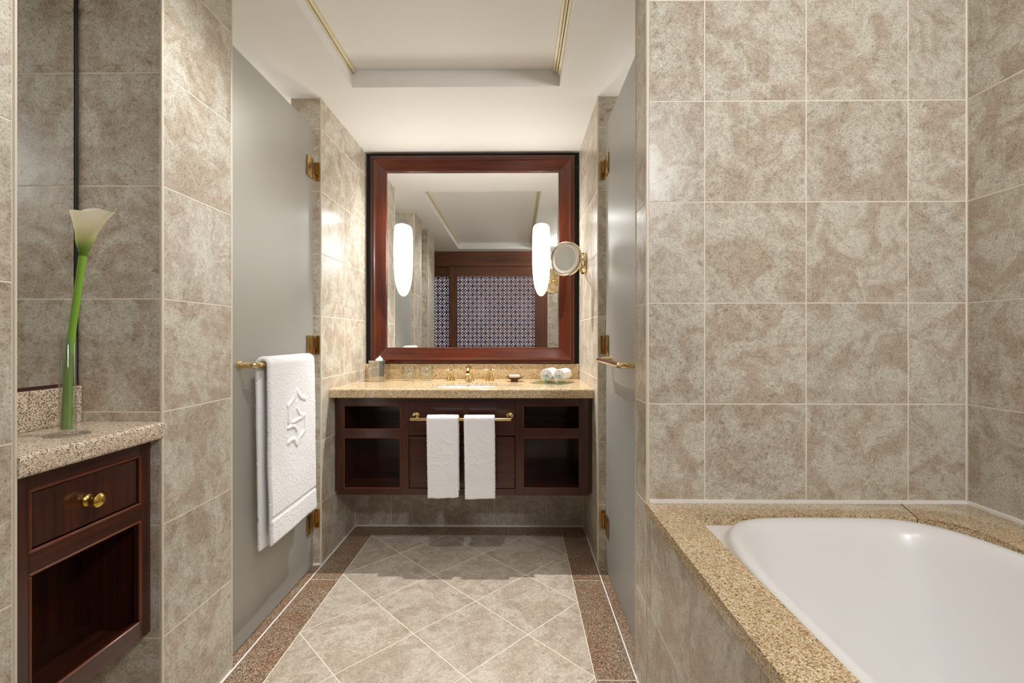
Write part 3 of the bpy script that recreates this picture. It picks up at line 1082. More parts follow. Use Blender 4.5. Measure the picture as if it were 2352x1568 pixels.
def towel_mesh(width, front, back, rb, th, step, bands, emblem, seed, lean=0.0, flare=0.0, skew=0.0):
    """folded towel over a bar. local frame: u across, n outwards, z up; the bar's axis is u at n = 0, z = 0"""
    r = np.random.default_rng(seed)
    rm = rb + th / 2
    ns_f, ns_a, ns_b = int(front / step), max(10, int(PI * rm / step)), int(back / step)
    s_mid = []
    for k in range(ns_f):
        s_mid.append((rm, -front + front * k / ns_f, 1.0, 0.0, front - front * k / ns_f))
    for k in range(ns_a + 1):
        a = PI * k / ns_a
        s_mid.append((rm * math.cos(a), rm * math.sin(a), math.cos(a), math.sin(a), -1.0))
    for k in range(1, ns_b + 1):
        s_mid.append((-rm, -back * k / ns_b, -1.0, 0.0, -2.0 - back * k / ns_b))
    A = np.array(s_mid)
    ns = len(A)
    nu = int(width / step) + 1
    u = np.linspace(-width / 2, width / 2, nu)
    e = 0.45 * th
    ed_u = np.minimum(u + width / 2, width / 2 - u)
    hu = np.sqrt(np.clip(1 - (1 - np.clip(ed_u / e, 0, 1)) ** 2, 0.02, 1))
    seg = np.hypot(np.diff(A[:, 0]), np.diff(A[:, 1]))
    s = np.concatenate([[0], np.cumsum(seg)])
    ed_s = np.minimum(s, s[-1] - s)
    hs = np.sqrt(np.clip(1 - (1 - np.clip(ed_s / (0.4 * th), 0, 1)) ** 2, 0.02, 1))
    half = th / 2 * hu[None, :] * hs[:, None]
    U = np.repeat(u[None, :], ns, 0)
    drop = A[:, 4:5]                                    # distance below the bar on the front flap
    fr = drop > 0
    relief = np.zeros((ns, nu))
    for z0, z1, amt in bands:                           # flat-woven bands
        inside = np.clip((drop - z0) / 0.003, 0, 1) * np.clip((z1 - drop) / 0.003, 0, 1)
        relief -= amt * np.where(fr, inside, 0)
        bk = -2.0 - drop
        insb = np.clip((bk - z0) / 0.003, 0, 1) * np.clip((z1 - bk) / 0.003, 0, 1)
        relief -= amt * np.where(drop <= -2, insb, 0)
    if emblem:
        u0, u1, d0, d1, amt = emblem
        eu, ev = (U - u0) / (u1 - u0), (np.repeat(drop, nu, 1) - d0) / (d1 - d0)
        ok = fr & (eu > -0.15) & (eu < 1.15) & (ev > -0.15) & (ev < 1.15)
        relief += np.where(ok, amt * emblem_height(eu, ev), 0)
    terry = 0.00045 * r.standard_normal((ns, nu)) + 0.00012 * smooth_noise((ns, nu), 4, r) + 0.0004 * smooth_noise((ns, nu), 30, r)
    wave = 0.0022 * smooth_noise((ns, nu), max(8, nu / 2.4), r) * np.where(fr, np.clip(drop / front, 0, 1), 0)
    verts = []
    below = np.clip(np.where(fr, drop, np.where(drop <= -2, -2 - drop, 0)), 0, None)
    Uw = U * (1 + flare * below) + 0.0007 * r.standard_normal((ns, nu)) + skew * below
    for sgn in (1, -1):
        off = sgn * half + (relief + terry if sgn > 0 else 0.4 * terry) * np.minimum(1, hu[None, :] * 1.2) + wave
        N = A[:, 0:1] + off * A[:, 2:3] + np.where(fr, lean * below, 0)
        Z = A[:, 1:2] + off * A[:, 3:4] + 0 * U
        Z = Z + np.where(fr & (drop > front - step * 1.5), 0.0012 * smooth_noise((ns, nu), 10, r) + 0.004 * (U / width), 0)
        verts.append(np.stack([Uw, N, Z], -1).reshape(-1, 3))
    V = np.concatenate(verts)
    idx = np.arange(ns * nu).reshape(ns, nu)
    q1 = np.stack([idx[:-1, :-1], idx[:-1, 1:], idx[1:, 1:], idx[1:, :-1]], -1).reshape(-1, 4)
    q2 = q1[:, ::-1] + ns * nu
    rim = np.concatenate([idx[0, :], idx[1:, -1], idx[-1, -2::-1], idx[-2:0:-1, 0]])
    rim2 = np.roll(rim, -1)
    q3 = np.stack([rim, rim + ns * nu, rim2 + ns * nu, rim2], -1)
    F = np.concatenate([q1, q2, q3])
    return V, F


def towel(name, V, F, axes, loc, label, group=None):
    """axes: 'yx' -> u along +y, n along +x; 'x-y' -> u along +x, n along -y"""
    if axes == 'yx':
        W = np.stack([V[:, 1], V[:, 0], V[:, 2]], -1)
        F = F[:, ::-1]
    else:
        W = np.stack([V[:, 0], -V[:, 1], V[:, 2]], -1)
    me = bpy.data.meshes.new(name)
    me.from_pydata(W.tolist(), [], F.tolist())
    me.update()
    o = link(name, me, 'towel', None, True, loc)
    return tag(o, label, 'towel', group)


V, F = towel_mesh(0.372, 0.664, 0.685, 0.0125, 0.017, 0.0032, [(0.560, 0.578, 0.0030), (0.655, 0.659, 0.0015)], (-0.065, 0.085, 0.115, 0.335, 0.0036), 3, 0.0, 0.03, 0.03)
towel('bath_towel', V, F, 'yx', (XBAR, 1.846, ZBAR), 'large white bath towel folded over the brass bar of the glass door')

# ------------------------------------------------------------------ vanity cabinet
YC = 2.400
vc = empty('vanity_cabinet', (-0.2815, 2.55, 0.288), 'wall-hung dark mahogany vanity cabinet with open shelves under the sink', 'cabinet')
cx0, cx1 = -0.9400, 0.3735
zb, zt = 0.2885, 0.8010
bk = YW - 0.004
for x in (cx0, -0.598, 0.0145, cx1 - 0.018):
    box('side_panel', (x, x + 0.018, YC + 0.018, bk, zb + 0.012, zt), 'wood_z', vc)
box('bottom_panel', (cx0 + 0.018, cx1 - 0.018, YC + 0.018, bk, zb + 0.012, zb + 0.034), 'wood_x', vc)
box('back_panel', (cx0 + 0.018, cx1 - 0.018, bk - 0.010, bk, zb + 0.034, zt), 'wood_x', vc)
for x0, x1 in ((cx0 + 0.018, -0.598), (0.0325, cx1 - 0.018)):
    box('shelf', (x0, x1, YC + 0.018, bk - 0.010, 0.595, 0.617), 'wood_x', vc)
# face frame
OPEN = [(-0.9034, -0.6075, 0.6315, 0.7545), (-0.9034, -0.6075, 0.3235, 0.5877), (0.0341, 0.3270, 0.6345, 0.7565), (0.0341, 0.3270, 0.3265, 0.5890)]
box('stile', (cx0, -0.9034, YC, YC + 0.018, zb, zt), 'wood_z', vc, 0.0008)
box('stile', (-0.6075, -0.5640, YC, YC + 0.018, zb, zt), 'wood_z', vc, 0.0008)
box('stile', (-0.0085, 0.0341, YC, YC + 0.018, zb, zt), 'wood_z', vc, 0.0008)
box('stile', (0.3270, cx1, YC, YC + 0.018, zb, zt), 'wood_z', vc, 0.0008)
for x0, x1, lo, m0, m1, hi in ((-0.9034, -0.6075, 0.3235, 0.5877, 0.6315, 0.7545), (0.0341, 0.3270, 0.3265, 0.5890, 0.6345, 0.7565)):
    for z0, z1 in ((zb, lo), (m0, m1), (hi, zt)):
        box('rail', (x0, x1, YC, YC + 0.018, z0, z1), 'wood_x', vc, 0.0008)
box('rail', (-0.5640, -0.0085, YC, YC + 0.018, zb, 0.3225), 'wood_x', vc, 0.0008)
for (x0, x1, z0, z1) in OPEN:
    bead_frame('moulding', 'y', YC + 0.005, -1, x0 - 0.001, x1 + 0.001, z0 - 0.001, z1 + 0.001, 0.0042, 0.0070, 'edge_wood', vc)
box('front_panel', (-0.5635, -0.0090, YC + 0.001, YC + 0.018, 0.5985, zt), 'wood_x', vc, 0.001)
dp = box('door_panel', (-0.5610, -0.0110, YC - 0.0005, YC + 0.016, 0.3255, 0.5935), 'wood_x', vc, 0.0015)
box('filler_strip', (XL + 0.003, cx0, YC + 0.010, YC + 0.022, zb + 0.014, zt), 'wood_z', vc)
box('filler_strip', (cx1, XR - 0.003, YC + 0.010, YC + 0.022, zb + 0.006, zt), 'wood_z', vc)

# granite counter with sink cut-out
vt = empty('vanity_counter', (-0.28, 2.62, 0.85), 'golden granite counter with backsplash spanning the vanity recess', 'counter')
ZV = 0.8500
SX, SY, SA, SB = -0.2720, 2.5215, 0.222, 0.1455
NO = 72
bm = bmesh.new()
fx0, fx1, fyf, fyb = XL + 0.0015, XR - 0.0015, 2.338, YB - 0.001
th_ = 0.048
hole = [(SX + SA * math.cos(2 * PI * k / NO), SY + SB * math.sin(2 * PI * k / NO)) for k in range(NO)]


def rect_at(p, yf):
    """point of the outline in the direction of hole point p"""
    dx, dy = p[0] - SX, p[1] - SY
    ts = []
    if dx > 1e-9: ts.append((fx1 - SX) / dx)
    if dx < -1e-9: ts.append((fx0 - SX) / dx)
    if dy > 1e-9: ts.append((fyb - SY) / dy)
    if dy < -1e-9: ts.append((yf - SY) / dy)
    t = min(ts)
    return (SX + dx * t, SY + dy * t)


# angles that include the corners
angs = sorted({round(2 * PI * k / NO, 6) for k in range(NO)} | {round(math.atan2((cy_ - SY) / SB, (cx_ - SX) / SA) % (2 * PI), 6) for cx_ in (fx0, fx1) for cy_ in (fyf + 0.012, fyb)})
yfl = fyf + 0.012
inner_t = [(SX + SA * math.cos(a), SY + SB * math.sin(a)) for a in angs]
outer_t = [rect_at(p, yfl) for p in inner_t]
vi = [bm.verts.new((x, y, ZV)) for x, y in inner_t]
vo_ = [bm.verts.new((x, y, ZV)) for x, y in outer_t]
vib = [bm.verts.new((x, y, ZV - 0.019)) for x, y in inner_t]
n_ = len(angs)
for k in range(n_):
    k2 = (k + 1) % n_
    bm.faces.new((vi[k], vi[k2], vo_[k2], vo_[k]))
    bm.faces.new((vi[k2], vi[k], vib[k], vib[k2]))
# rounded nose along the front, underside
nose = [(yfl - 0.012 * math.sin(a), ZV - 0.012 + 0.012 * math.cos(a)) for a in [PI / 2 * k / 6 for k in range(7)]] + [(fyf, ZV - th_ + 0.004), (fyf + 0.004, ZV - th_), (fyf + 0.030, ZV - th_), (fyf + 0.030, ZV - 0.019)]
for (ya0, za0), (ya1, za1) in zip(nose, nose[1:]):
    bm.faces.new([bm.verts.new(p) for p in ((fx0, ya0, za0), (fx1, ya0, za0), (fx1, ya1, za1), (fx0, ya1, za1))])
for x in (fx0, fx1):
    bm.faces.new([bm.verts.new((x, a, b)) for a, b in nose])
    bm.faces.new([bm.verts.new(p) for p in ((x, yfl, ZV), (x, fyb, ZV), (x, fyb, ZV - 0.019), (x, yfl, ZV - 0.019))])
bmesh.ops.remove_doubles(bm, verts=bm.verts, dist=1e-5)
ot = from_bm('slab', bm, 'granite', vt, True, 30)
box('backsplash', (XL + 0.002, XR - 0.002, 2.9000, YB - 0.001, ZV + 0.0003, 0.9450), 'granite', vt, 0.002, 2)

sk = empty('sink', (SX, SY, 0.70), 'oval white undermount sink in the golden granite counter', 'sink')
bm = bmesh.new()
# rings: front edge, back edge, half width, height
prof = [(2.372, 2.676, 0.230, 0.826), (2.372, 2.676, 0.230, 0.8305), (2.379, 2.664, 0.2195, 0.8305), (2.386, 2.660, 0.217, 0.825), (2.424, 2.652, 0.210, 0.801), (2.434, 2.640, 0.200, 0.765),
        (2.452, 2.618, 0.172, 0.728), (2.480, 2.588, 0.122, 0.704), (2.510, 2.556, 0.055, 0.696), (2.526, 2.540, 0.018, 0.694)]
rr_ = [[bm.verts.new((SX + w_ * math.cos(2 * PI * k / 64), (f_ + b_) / 2 + (b_ - f_) / 2 * math.sin(2 * PI * k / 64), z)) for k in range(64)] for f_, b_, w_, z in prof]
for A, B in zip(rr_, rr_[1:]):
    for k in range(64):
        bm.faces.new((A[k], A[(k + 1) % 64], B[(k + 1) % 64], B[k]))
bm.faces.new(rr_[-1])
from_bm('bowl', bm, 'enamel', sk, True, 60)
lathe('drain', [(0.0, 0.004), (0.014, 0.004), (0.019, 0.001), (0.02, 0.0)], (SX, 2.533, 0.695), 'brass', sk)

# ------------------------------------------------------------------ taps
ft = empty('faucet', (-0.282, 2.765, ZV), 'gold sink spout with lift rod between the two cross taps', 'faucet')
lathe('base', [(0.0, 0.0), (0.0275, 0.0), (0.0275, 0.004), (0.024, 0.010), (0.019, 0.030), (0.015, 0.055), (0.0125, 0.070), (0.0, 0.072)], (-0.282, 2.765, ZV + 0.0004), 'brass', ft)
tube('spout', smooth_path([(-0.282, 2.765, ZV + 0.052), (-0.282, 2.745, ZV + 0.076), (-0.282, 2.705, ZV + 0.082), (-0.282, 2.665, ZV + 0.074), (-0.282, 2.648, ZV + 0.060)], 6),
     [0.0150 - 0.00012 * i for i in range(25)], 'brass', ft, 20)
lathe('nozzle', [(0.0, 0.0), (0.0135, 0.0), (0.0150, 0.004), (0.0150, 0.012), (0.0, 0.014)], (-0.282, 2.6475, ZV + 0.046), 'gilt', ft)
lathe('lift_rod', [(0.0, 0.0), (0.0035, 0.0), (0.0035, 0.030), (0.0065, 0.034), (0.0070, 0.042), (0.0055, 0.048), (0.0, 0.050)], (-0.282, 2.788, ZV + 0.050), 'gilt', ft)


def cross_tap(x, label):
    r = empty('cross_tap', (x, 2.785, ZV), label, 'tap', 'gold cross-handled taps by the sink')
    lathe('base', [(0.0, 0.0), (0.0270, 0.0), (0.0275, 0.003), (0.0250, 0.010), (0.0195, 0.024), (0.0150, 0.038), (0.0090, 0.044), (0.0060, 0.050), (0.0060, 0.060), (0.0, 0.060)], (x, 2.785, ZV + 0.0004), 'brass', r)
    h = lathe('handle', [(0.0, -0.010), (0.008, -0.010), (0.011, -0.003), (0.011, 0.004), (0.008, 0.010), (0.006, 0.015), (0.0, 0.017)], (x, 2.785, ZV + 0.065), 'gilt', r)
    for k in range(4):
        a = k * PI / 2 + 0.12
        d = Vector((math.cos(a), math.sin(a), 0))
        c = Vector((x, 2.785, ZV + 0.065))
        tube('spoke', [c + d * 0.009, c + d * 0.022, c + d * 0.026, c + d * 0.031, c + d * 0.035], [0.0046, 0.0046, 0.0064, 0.0064, 0.0035], 'gilt', h, 14)
    return r


cross_tap(-0.3985, 'gold cross-handled tap by the sink, on the side of the tumblers')
cross_tap(-0.1625, 'gold cross-handled tap by the sink, on the side of the soap dish')

# ------------------------------------------------------------------ things on the counter
tb = empty('tissue_box', (-0.8255, 2.765, ZV), 'polished steel cube tissue box in the corner of the vanity counter', 'tissue box')
bx0, bx1, by0, by1 = -0.8745, -0.7790, 2.708, 2.825
bm = bmesh.new()
add_box(bm, bx0, bx1, by0, by1, ZV + 0.0005, ZV + 0.1235, 0.0012)
from_bm('case', bm, 'chrome', tb)
bm = bmesh.new()
sl = [bm.verts.new((-0.8267 + 0.030 * math.cos(2 * PI * k / 32), 2.766 + 0.022 * math.sin(2 * PI * k / 32), ZV + 0.1238)) for k in range(32)]
bm.faces.new(sl)
from_bm('slot', bm, 'black', tb)
bm = bmesh.new()
P = [(-0.847, 2.755, ZV + 0.1235), (-0.826, 2.748, ZV + 0.1240), (-0.806, 2.760, ZV + 0.1235), (-0.808, 2.775, ZV + 0.124), (-0.842, 2.778, ZV + 0.124),
     (-0.848, 2.760, ZV + 0.1285), (-0.826, 2.757, ZV + 0.138), (-0.8045, 2.764, ZV + 0.1285), (-0.8215, 2.765, ZV + 0.1510)]
vs = [bm.verts.new(p) for p in P]
for f in ((0, 1, 6, 5), (1, 2, 7, 6), (5, 6, 8), (6, 7, 8), (2, 3, 8, 7), (4, 0, 5, 8), (3, 4, 8)):
    bm.faces.new([vs[i] for i in f])
from_bm('tissue', bm, 'tissue', tb)


def tumbler(x, label):
    prof_ = [(0.0, 0.0), (0.0325, 0.0), (0.0345, 0.002), (0.0350, 0.010), (0.0350, 0.0165), (0.0385, 0.026), (0.0425, 0.040), (0.0430, 0.055), (0.0405, 0.073), (0.0370, 0.0830), (0.0361, 0.0836),
             (0.0355, 0.0828), (0.0390, 0.072), (0.0413, 0.055), (0.0408, 0.041), (0.0372, 0.029), (0.030, 0.021), (0.0, 0.0185)]
    o = lathe('tumbler', prof_, (x, 2.803, ZV + 0.0004), 'glass', None, 'z', 48, True, 50)
    return tag(o, label, 'drinking glass', 'clear tumblers on the vanity counter')


tumbler(-0.6574, 'clear rounded tumbler on the counter, the one next to the tissue box')
tumbler(-0.5505, 'clear rounded tumbler on the counter, the one next to the gold tap')

sd = empty('soap_dish', (-0.014, 2.740, ZV), 'small bronze footed soap dish on the granite counter', 'soap dish')
lathe('bowl', [(0.0, 0.0), (0.0225, 0.0), (0.0235, 0.002), (0.0195, 0.008), (0.030, 0.0135), (0.0450, 0.0200), (0.0555, 0.0265), (0.0545, 0.0272), (0.044, 0.0215), (0.028, 0.0160), (0.0, 0.0145)],
      (-0.014, 2.740, ZV + 0.0004), 'dish', sd, 'z', 40)
so_ = box('soap_bar', (-0.0435, 0.0175, 2.722, 2.758, ZV + 0.0205, ZV + 0.0395), 'soap', None, 0.004, 3)
tag(so_, 'small white bar of soap lying on the bronze dish', 'soap')

# glass tray with two rolled towels
ang = math.radians(-27)
tc_, ts_ = math.cos(ang), math.sin(ang)
bm = bmesh.new()
cxg, cyg = 0.205, 2.655
pl = [(cxg + tc_ * u - ts_ * v, cyg + ts_ * u + tc_ * v) for u, v in ((-0.095, -0.100), (0.095, -0.100), (0.095, 0.100), (-0.095, 0.100))]
extrude_poly(bm, pl, ZV + 0.0005, ZV + 0.0075, 0.001, 1)
gt = from_bm('glass_tray', bm, 'tint_glass')
tag(gt, 'clear green-edged glass tray under two rolled face towels', 'tray')


def rolled_towel(c, direction, R, L, seed, label):
    """spiral roll of terry: the spiral's layers show at the ends"""
    r = np.random.default_rng(seed)
    bm = bmesh.new()
    d = Vector(direction).normalized()
    side = Vector((d.y, -d.x, 0))
    up = Vector((0, 0, 1))
    N, turns, layers = 300, 3.6, 26
    path = []
    for k in range(N + 1):
        f = k / N
        a = 2 * PI * turns * f
        rad = 0.006 + (R - 0.006) * f
        path.append((rad * math.cos(a + 0.6), rad * math.sin(a + 0.6), rad))
    th = (R - 0.006) / turns
    rows_ = []
    for s_ in range(layers + 1):
        q = s_ / layers
        e = min(q, 1 - q) * L
        ed = math.sqrt(max(0, 1 - (1 - min(1, e / 0.007)) ** 2))
        row = []
        for k, (x, y, rad) in enumerate(path):
            rr = 1 - (1 - ed) * 0.16 * th / max(rad, th)
            nz = 1 + 0.012 * r.standard_normal() * min(1, rad / R)
            pos = Vector(c) + d * (L * (q - 0.5) + 0.0006 * r.standard_normal()) + side * (x * rr * nz) + up * (y * rr * nz)
            row.append(bm.verts.new(pos))
        rows_.append(row)
    for A, B in zip(rows_, rows_[1:]):
        for k in range(N):
            bm.faces.new((A[k], A[k + 1], B[k + 1], B[k]))
    o = from_bm('rolled_towel', bm, 'towel', None, True)
    m = o.modifiers.new('thickness', 'SOLIDIFY')
    m.thickness = th * 0.80
    m.offset = -1
    return tag(o, label, 'towel', 'rolled face towels on the glass tray')


RD_ = 0.0385
rolled_towel((0.193, 2.690, ZV + 0.0078 + RD_ + 0.001), (0.36, 0.93, 0), RD_, 0.135, 5, 'rolled white face towel on the glass tray, the one next to the soap dish')
rolled_towel((0.266, 2.655, ZV + 0.0078 + RD_ + 0.001), (0.40, 0.92, 0), RD_, 0.135, 6, 'rolled white face towel on the glass tray, the one next to the tiled wall')

# ------------------------------------------------------------------ towel bar on the vanity and two hand towels
YBAR, ZB2 = 2.3000, 0.7010
vb = empty('towel_rail', (-0.286, 2.37, ZB2), 'gold towel rail on the front of the vanity cabinet', 'towel rail')
lathe('bar', [(0.0, 0.0), (0.0065, 0.0), (0.0078, 0.0015), (0.0078, 0.5046), (0.0065, 0.5062), (0.0, 0.5062)], (-0.5344, YBAR, ZB2), 'brass', vb, 'x', 24)
for x in (-0.5255, -0.0365):
    lathe('rosette', [(0.0, 0.0), (0.0195, 0.0), (0.0200, -0.003), (0.0170, -0.007), (0.0130, -0.009), (0.0, -0.010)], (x, YC - 0.0006, ZB2 + 0.003), 'brass', vb, 'y', 32)
    tube('post', [(x, YC - 0.008, ZB2 + 0.003), (x, YC - 0.045, ZB2 + 0.002), (x, YBAR, ZB2)], [0.0085, 0.0075, 0.0080], 'brass', vb, 16)
V, F = towel_mesh(0.1585, 0.386, 0.36, 0.0105, 0.013, 0.0026, [(0.301, 0.3045, 0.0020), (0.386, 0.389, 0.001)], (-0.052, 0.044, 0.085, 0.235, 0.0013), 8, 0.0, -0.06, 0.01)
towel('hand_towel', V, F, 'x-y', (-0.3690, YBAR, ZB2), 'white hand towel on the vanity rail, the one nearer the tissue box', 'white hand towels on the vanity rail')
V, F = towel_mesh(0.1535, 0.390, 0.36, 0.0105, 0.013, 0.0026, [(0.298, 0.3015, 0.0020), (0.391, 0.394, 0.001)], (-0.048, 0.050, 0.080, 0.230, 0.0013), 9, 0.0, -0.05, 0.012)
towel('hand_towel', V, F, 'x-y', (-0.1865, YBAR, ZB2), 'white hand towel on the vanity rail, the one nearer the bathtub side', 'white hand towels on the vanity rail')

# ------------------------------------------------------------------ framed mirror with two sconces
wm = empty('wall_mirror', (-0.28, 2.92, 1.6), 'large square mirror in a red mahogany frame above the vanity', 'mirror')
FXA, FXB, FZA, FZB = -0.9225, 0.3620, 0.9490, 2.2540
FW = 0.0985
box('backing_board', (XL + 0.001, XR - 0.001, 2.9265, 2.9440, 0.9455, ZC - 0.001), 'black', wm)
YBK = 2.9260
PROF = [(0.0, 0.0), (0.0, 0.030), (0.002, 0.033), (0.014, 0.033), (0.016, 0.0305), (0.0185, 0.0305), (0.0205, 0.036), (0.024, 0.038), (0.029, 0.036), (0.034, 0.0335), (0.090, 0.020), (0.0955, 0.020), (0.0985, 0.015), (0.0985, 0.0)]


def frame_piece(a, b, inward, mat):
    """mitred moulding from corner a to corner b; inward: unit vector towards the glass"""
    a, b, w = Vector(a), Vector(b), Vector(inward)
    d = (b - a).normalized()
    bm = bmesh.new()
    R0 = [bm.verts.new(a + w * q + d * q + Vector((0, -h, 0))) for q, h in PROF]
    R1 = [bm.verts.new(b + w * q - d * q + Vector((0, -h, 0))) for q, h in PROF]
    for k in range(len(PROF) - 1):
        bm.faces.new((R0[k], R0[k + 1], R1[k + 1], R1[k]))
    bm.faces.new(R0)
    bm.faces.new(R1)
    return from_bm('frame_member', bm, mat, wm)


frame_piece((FXA, YBK, FZB), (FXB, YBK, FZB), (0, 0, -1), 'red_x')
frame_piece((FXA, YBK, FZA), (FXB, YBK, FZA), (0, 0, 1), 'red_x')
frame_piece((FXA, YBK, FZA), (FXA, YBK, FZB), (1, 0, 0), 'red_z')
frame_piece((FXB, YBK, FZA), (FXB, YBK, FZB), (-1, 0, 0), 'red_z')
YG = 2.9200
box('mirror_glass', (FXA + FW - 0.0005, FXB - FW + 0.0005, YG, YG + 0.005, FZA + FW - 0.0005, FZB - FW + 0.0005), 'mirror', wm)


def sconce(x, label):
    z0, hgt = 1.3715, 0.4500
    r = empty('wall_sconce', (x, YG, z0), label, 'wall lamp', 'opal glass sconces on the mirror')
    prof_ = [(0.0562 * q, hgt * f) for f, q in ((0.0, 0.0), (0.002, 0.12), (0.008, 0.22), (0.022, 0.35), (0.05, 0.49), (0.09, 0.62), (0.135, 0.725), (0.19, 0.815), (0.26, 0.89), (0.34, 0.94), (0.44, 0.975),
                                                (0.56, 0.995), (0.68, 1.0), (0.80, 0.985), (0.90, 0.96), (0.945, 0.935), (0.972, 0.88), (0.988, 0.79), (0.997, 0.62), (1.0, 0.35), (1.0, 0.0))]
    bm = bmesh.new()
    K = 28
    rings_ = []
    for q, z in prof_:
        rings_.append([bm.verts.new((q * math.cos(PI + PI * k / K), 1.45 * q * math.sin(PI + PI * k / K), z)) for k in range(K + 1)])
    for A, B in zip(rings_, rings_[1:]):
        for k in range(K):
            bm.faces.new((A[k], A[k + 1], B[k + 1], B[k]))
        bm.faces.new((A[K], A[0], B[0], B[K]))
    bmesh.ops.remove_doubles(bm, verts=bm.verts, dist=1e-6)
    bmesh.ops.dissolve_degenerate(bm, edges=bm.edges, dist=1e-7)
    bmesh.ops.recalc_face_normals(bm, faces=bm.faces)
    me = bpy.data.meshes.new('shade')
    bm.to_mesh(me)
    bm.free()
    me.materials.append(M['opal'])
    o = bpy.data.objects.new('shade', me)
    C.objects.link(o)
    me.polygons.foreach_set('use_smooth', [True] * len(me.polygons))
    me.set_sharp_from_angle(angle=math.radians(50))
    o.parent = r
    o.location = (0, -0.0075, 0)
    up = lamp('sconce_top_fill', 'POINT', (x, 2.838, z0 + hgt + 0.028), 1.5, WARM, size=0.0)     # fill point added above the closed shade to brighten the ceiling
    box('back_plate', (x - 0.030, x + 0.030, YG - 0.0070, YG - 0.0005, z0 + 0.13, z0 + 0.36), 'gilt', r)
    return r


sconce(-0.7200, 'glowing opal glass sconce on the mirror, on the side of the tissue box')
sconce(0.1545, 'glowing opal glass sconce on the mirror, beside the round magnifying mirror')

# ------------------------------------------------------------------ magnifying mirror on its bracket
mm = empty('magnifying_mirror', (0.38, 2.64, 1.533), 'round gold magnifying mirror on a folding bracket on the tiled wall', 'mirror')
lathe('wall_plate', [(0.0, 0.0), (0.058, 0.0), (0.061, -0.003), (0.061, -0.016), (0.058, -0.021), (0.046, -0.024), (0.0, -0.024)], (XR - 0.0008, 2.640, 1.533), 'gilt', mm, 'x', 48)
for dz in (0.045, -0.045):
    lathe('screw', [(0.0, 0.0), (0.006, 0.0), (0.006, -0.010), (0.004, -0.013), (0.0, -0.013)], (XR - 0.024, 2.622, 1.533 + dz), 'brass', mm, 'x', 16)
lathe('pivot', [(0.0, -0.034), (0.010, -0.034), (0.010, 0.034), (0.0, 0.034)], (0.352, 2.628, 1.533), 'gilt', mm, 'z', 20)
box('pivot_block', (0.352, XR - 0.022, 2.618, 2.638, 1.513, 1.553), 'brass', mm, 0.002)
dn = Vector((-0.60, -0.80, 0)).normalized()            # the way the glass faces
dc = Vector((0.2545, 2.420, 1.5235))
for dz in (0.018, -0.018):
    tube('arm', [(0.352, 2.628, 1.533 + dz), (0.325, 2.56, 1.531 + dz), tuple(dc - dn * 0.055 + Vector((0.006, 0.004, 0.004 + dz * 0.6)))], 0.0052, 'gilt', mm, 12)
RM = Matrix.Translation(dc) @ dn.to_track_quat('Z', 'Y').to_matrix().to_4x4()


def disc_part(name, prof_, mat, sharp=35):
    bm = bmesh.new()
    add_lathe(bm, prof_, (0, 0, 0), 'z', 64)
    bmesh.ops.transform(bm, matrix=RM, verts=bm.verts)
    return from_bm(name, bm, mat, mm, True, sharp)


disc_part('housing', [(0.0, -0.034), (0.070, -0.034), (0.082, -0.030), (0.0895, -0.022), (0.0915, -0.010), (0.0915, 0.000), (0.0900, 0.004), (0.0860, 0.006), (0.0835, 0.004), (0.0825, 0.0005), (0.0, 0.0005)], 'gilt')
disc_part('light_ring', [(0.0640, 0.0010), (0.0640, 0.0022), (0.0770, 0.0022), (0.0770, 0.0010)], 'whitering')
disc_part('glass', [(0.0, 0.0008), (0.0825, 0.0008), (0.0825, 0.0014), (0.0, 0.0014)], 'mirror')
disc_part('hub', [(0.0, -0.062), (0.012, -0.062), (0.014, -0.052), (0.014, -0.036), (0.020, -0.033), (0.0, -0.033)], 'brass')
bm = bmesh.new()
add_lathe(bm, [(0.0, 0.0022), (0.0042, 0.0022), (0.0042, 0.0042), (0.0030, 0.0052), (0.0, 0.0052)], (0, 0, 0), 'z', 20)
right = Vector((dn.y, -dn.x, 0))
bmesh.ops.transform(bm, matrix=Matrix.Translation((0.0, 0.0, -0.0715)) @ RM, verts=bm.verts)
from_bm('switch_button', bm, 'whitering', mm, True, 35)

# ------------------------------------------------------------------ wooden lattice screen behind the camera (seen in the mirror)
hb = box('trim_1', (-1.62, 0.42, YF - 0.10, YF + 0.015, 2.078, ZC - 0.001), 'screen_x', None, 0.004)
tag(hb, 'dark wooden header beam over the lattice screen', 'beam', kind='structure')


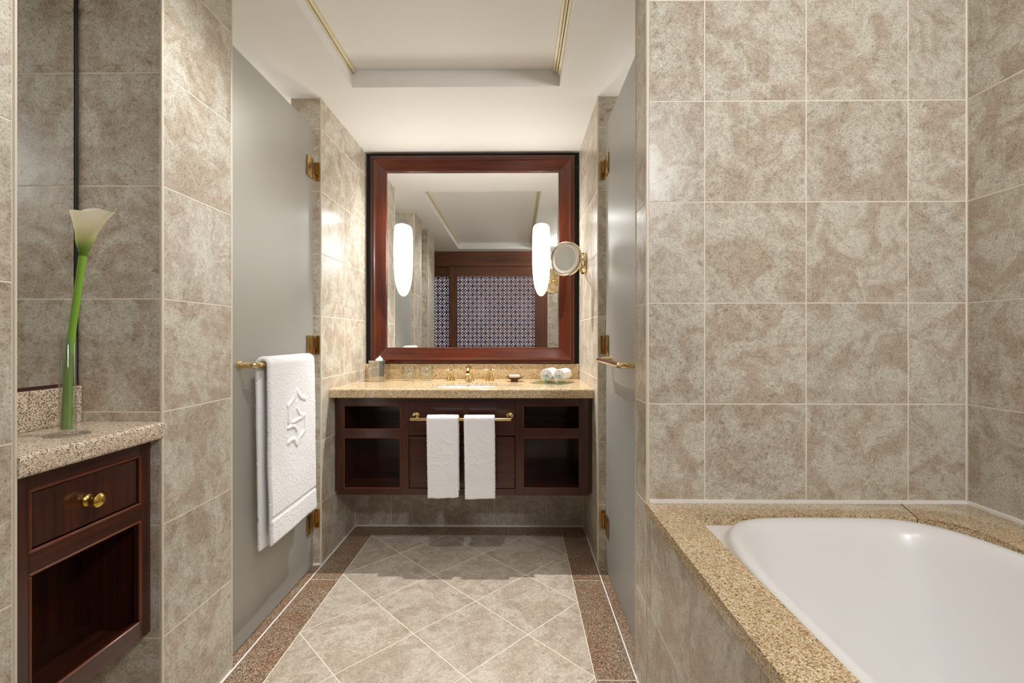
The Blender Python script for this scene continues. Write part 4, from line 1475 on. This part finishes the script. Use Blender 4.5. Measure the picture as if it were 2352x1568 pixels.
def lattice_panel(x0, x1, z0, z1, y, th, parent, a=0.0585):
    """pierced board: lens-shaped holes round flower nodes, small lozenges between"""
    cu = bpy.data.curves.new('lattice', 'CURVE')
    cu.dimensions = '2D'
    cu.fill_mode = 'BOTH'
    cu.extrude = th / 2

    def spl(pts):
        s_ = cu.splines.new('POLY')
        s_.points.add(len(pts) - 1)
        for p, (px, pz) in zip(s_.points, pts):
            p.co = (px, pz, 0, 1)
        s_.use_cyclic_u = True
    spl([(x0, z0), (x1, z0), (x1, z1), (x0, z1)])
    ni, nj = int((x1 - x0) / a) + 2, int((z1 - z0) / a) + 2
    inb = lambda pts: all(x0 + 0.003 < p[0] < x1 - 0.003 and z0 + 0.003 < p[1] < z1 - 0.003 for p in pts)
    for i in range(-1, ni):
        for j in range(-1, nj):
            X, Z = x0 + i * a + a * 0.4, z0 + j * a + a * 0.4
            dirs = ((1, 1),) if (i + j) % 2 == 0 else ((-1, 1),)
            for dx, dz in dirs:
                mx, mz = X + a / 2, Z + a / 2
                L, W = 0.52 * a, 0.185 * a
                e = Vector((dx, dz)).normalized()
                f = Vector((-e.y, e.x))
                pts = []
                for k in range(5):
                    t = -1 + k * 0.5
                    pts.append((mx + e.x * L * t + f.x * W * (1 - t * t), mz + e.y * L * t + f.y * W * (1 - t * t)))
                for k in range(1, 4):
                    t = 1 - k * 0.5
                    pts.append((mx + e.x * L * t - f.x * W * (1 - t * t), mz + e.y * L * t - f.y * W * (1 - t * t)))
                if inb(pts):
                    spl(pts)
            if (i + j) % 2 == 1:
                for ox, oz in ((0.36, 0), (-0.36, 0), (0, 0.36), (0, -0.36)):
                    q = 0.20 * a
                    c_ = (X + ox * a, Z + oz * a)
                    pts = [(c_[0] + q, c_[1]), (c_[0], c_[1] + q), (c_[0] - q, c_[1]), (c_[0], c_[1] - q)]
                    if inb(pts):
                        spl(pts)
    tmp = bpy.data.objects.new('tmp', cu)
    C.objects.link(tmp)
    dg = bpy.context.evaluated_depsgraph_get()
    me = bpy.data.meshes.new_from_object(tmp.evaluated_get(dg))
    bpy.data.objects.remove(tmp)
    bpy.data.curves.remove(cu)
    me.transform(Matrix.Translation((0, y, 0)) @ Matrix.Rotation(PI / 2, 4, 'X'))
    me.materials.clear()
    return link('lattice', me, 'screen_z', parent)


def lattice_door(x0, x1, y, wl_, wr_, label):
    r = empty('lattice_door', ((x0 + x1) / 2, y, 0.0), label, 'screen door', 'sliding lattice doors behind the passage')
    zt_ = 2.077
    box('stile', (x0, x0 + wl_, y - 0.020, y + 0.020, 0.004, zt_), 'screen_z', r, 0.003)
    box('stile', (x1 - wr_, x1, y - 0.020, y + 0.020, 0.004, zt_), 'screen_z', r, 0.003)
    box('rail', (x0 + wl_, x1 - wr_, y - 0.020, y + 0.020, 1.947, zt_), 'screen_x', r, 0.003)
    box('rail', (x0 + wl_, x1 - wr_, y - 0.020, y + 0.020, 0.004, 0.20), 'screen_x', r, 0.003)
    lattice_panel(x0 + wl_ - 0.05, x1 - wr_ + 0.05, 0.15, 1.99, y, 0.012, r)
    return r


lattice_door(-0.930, 0.419, YF - 0.022, 0.120, 0.175, 'sliding wooden lattice door with the wide panel, reflected in the vanity mirror')
lattice_door(-1.615, -0.870, YF - 0.068, 0.090, 0.060, 'narrow wooden lattice door behind the wide one, reflected in the vanity mirror')
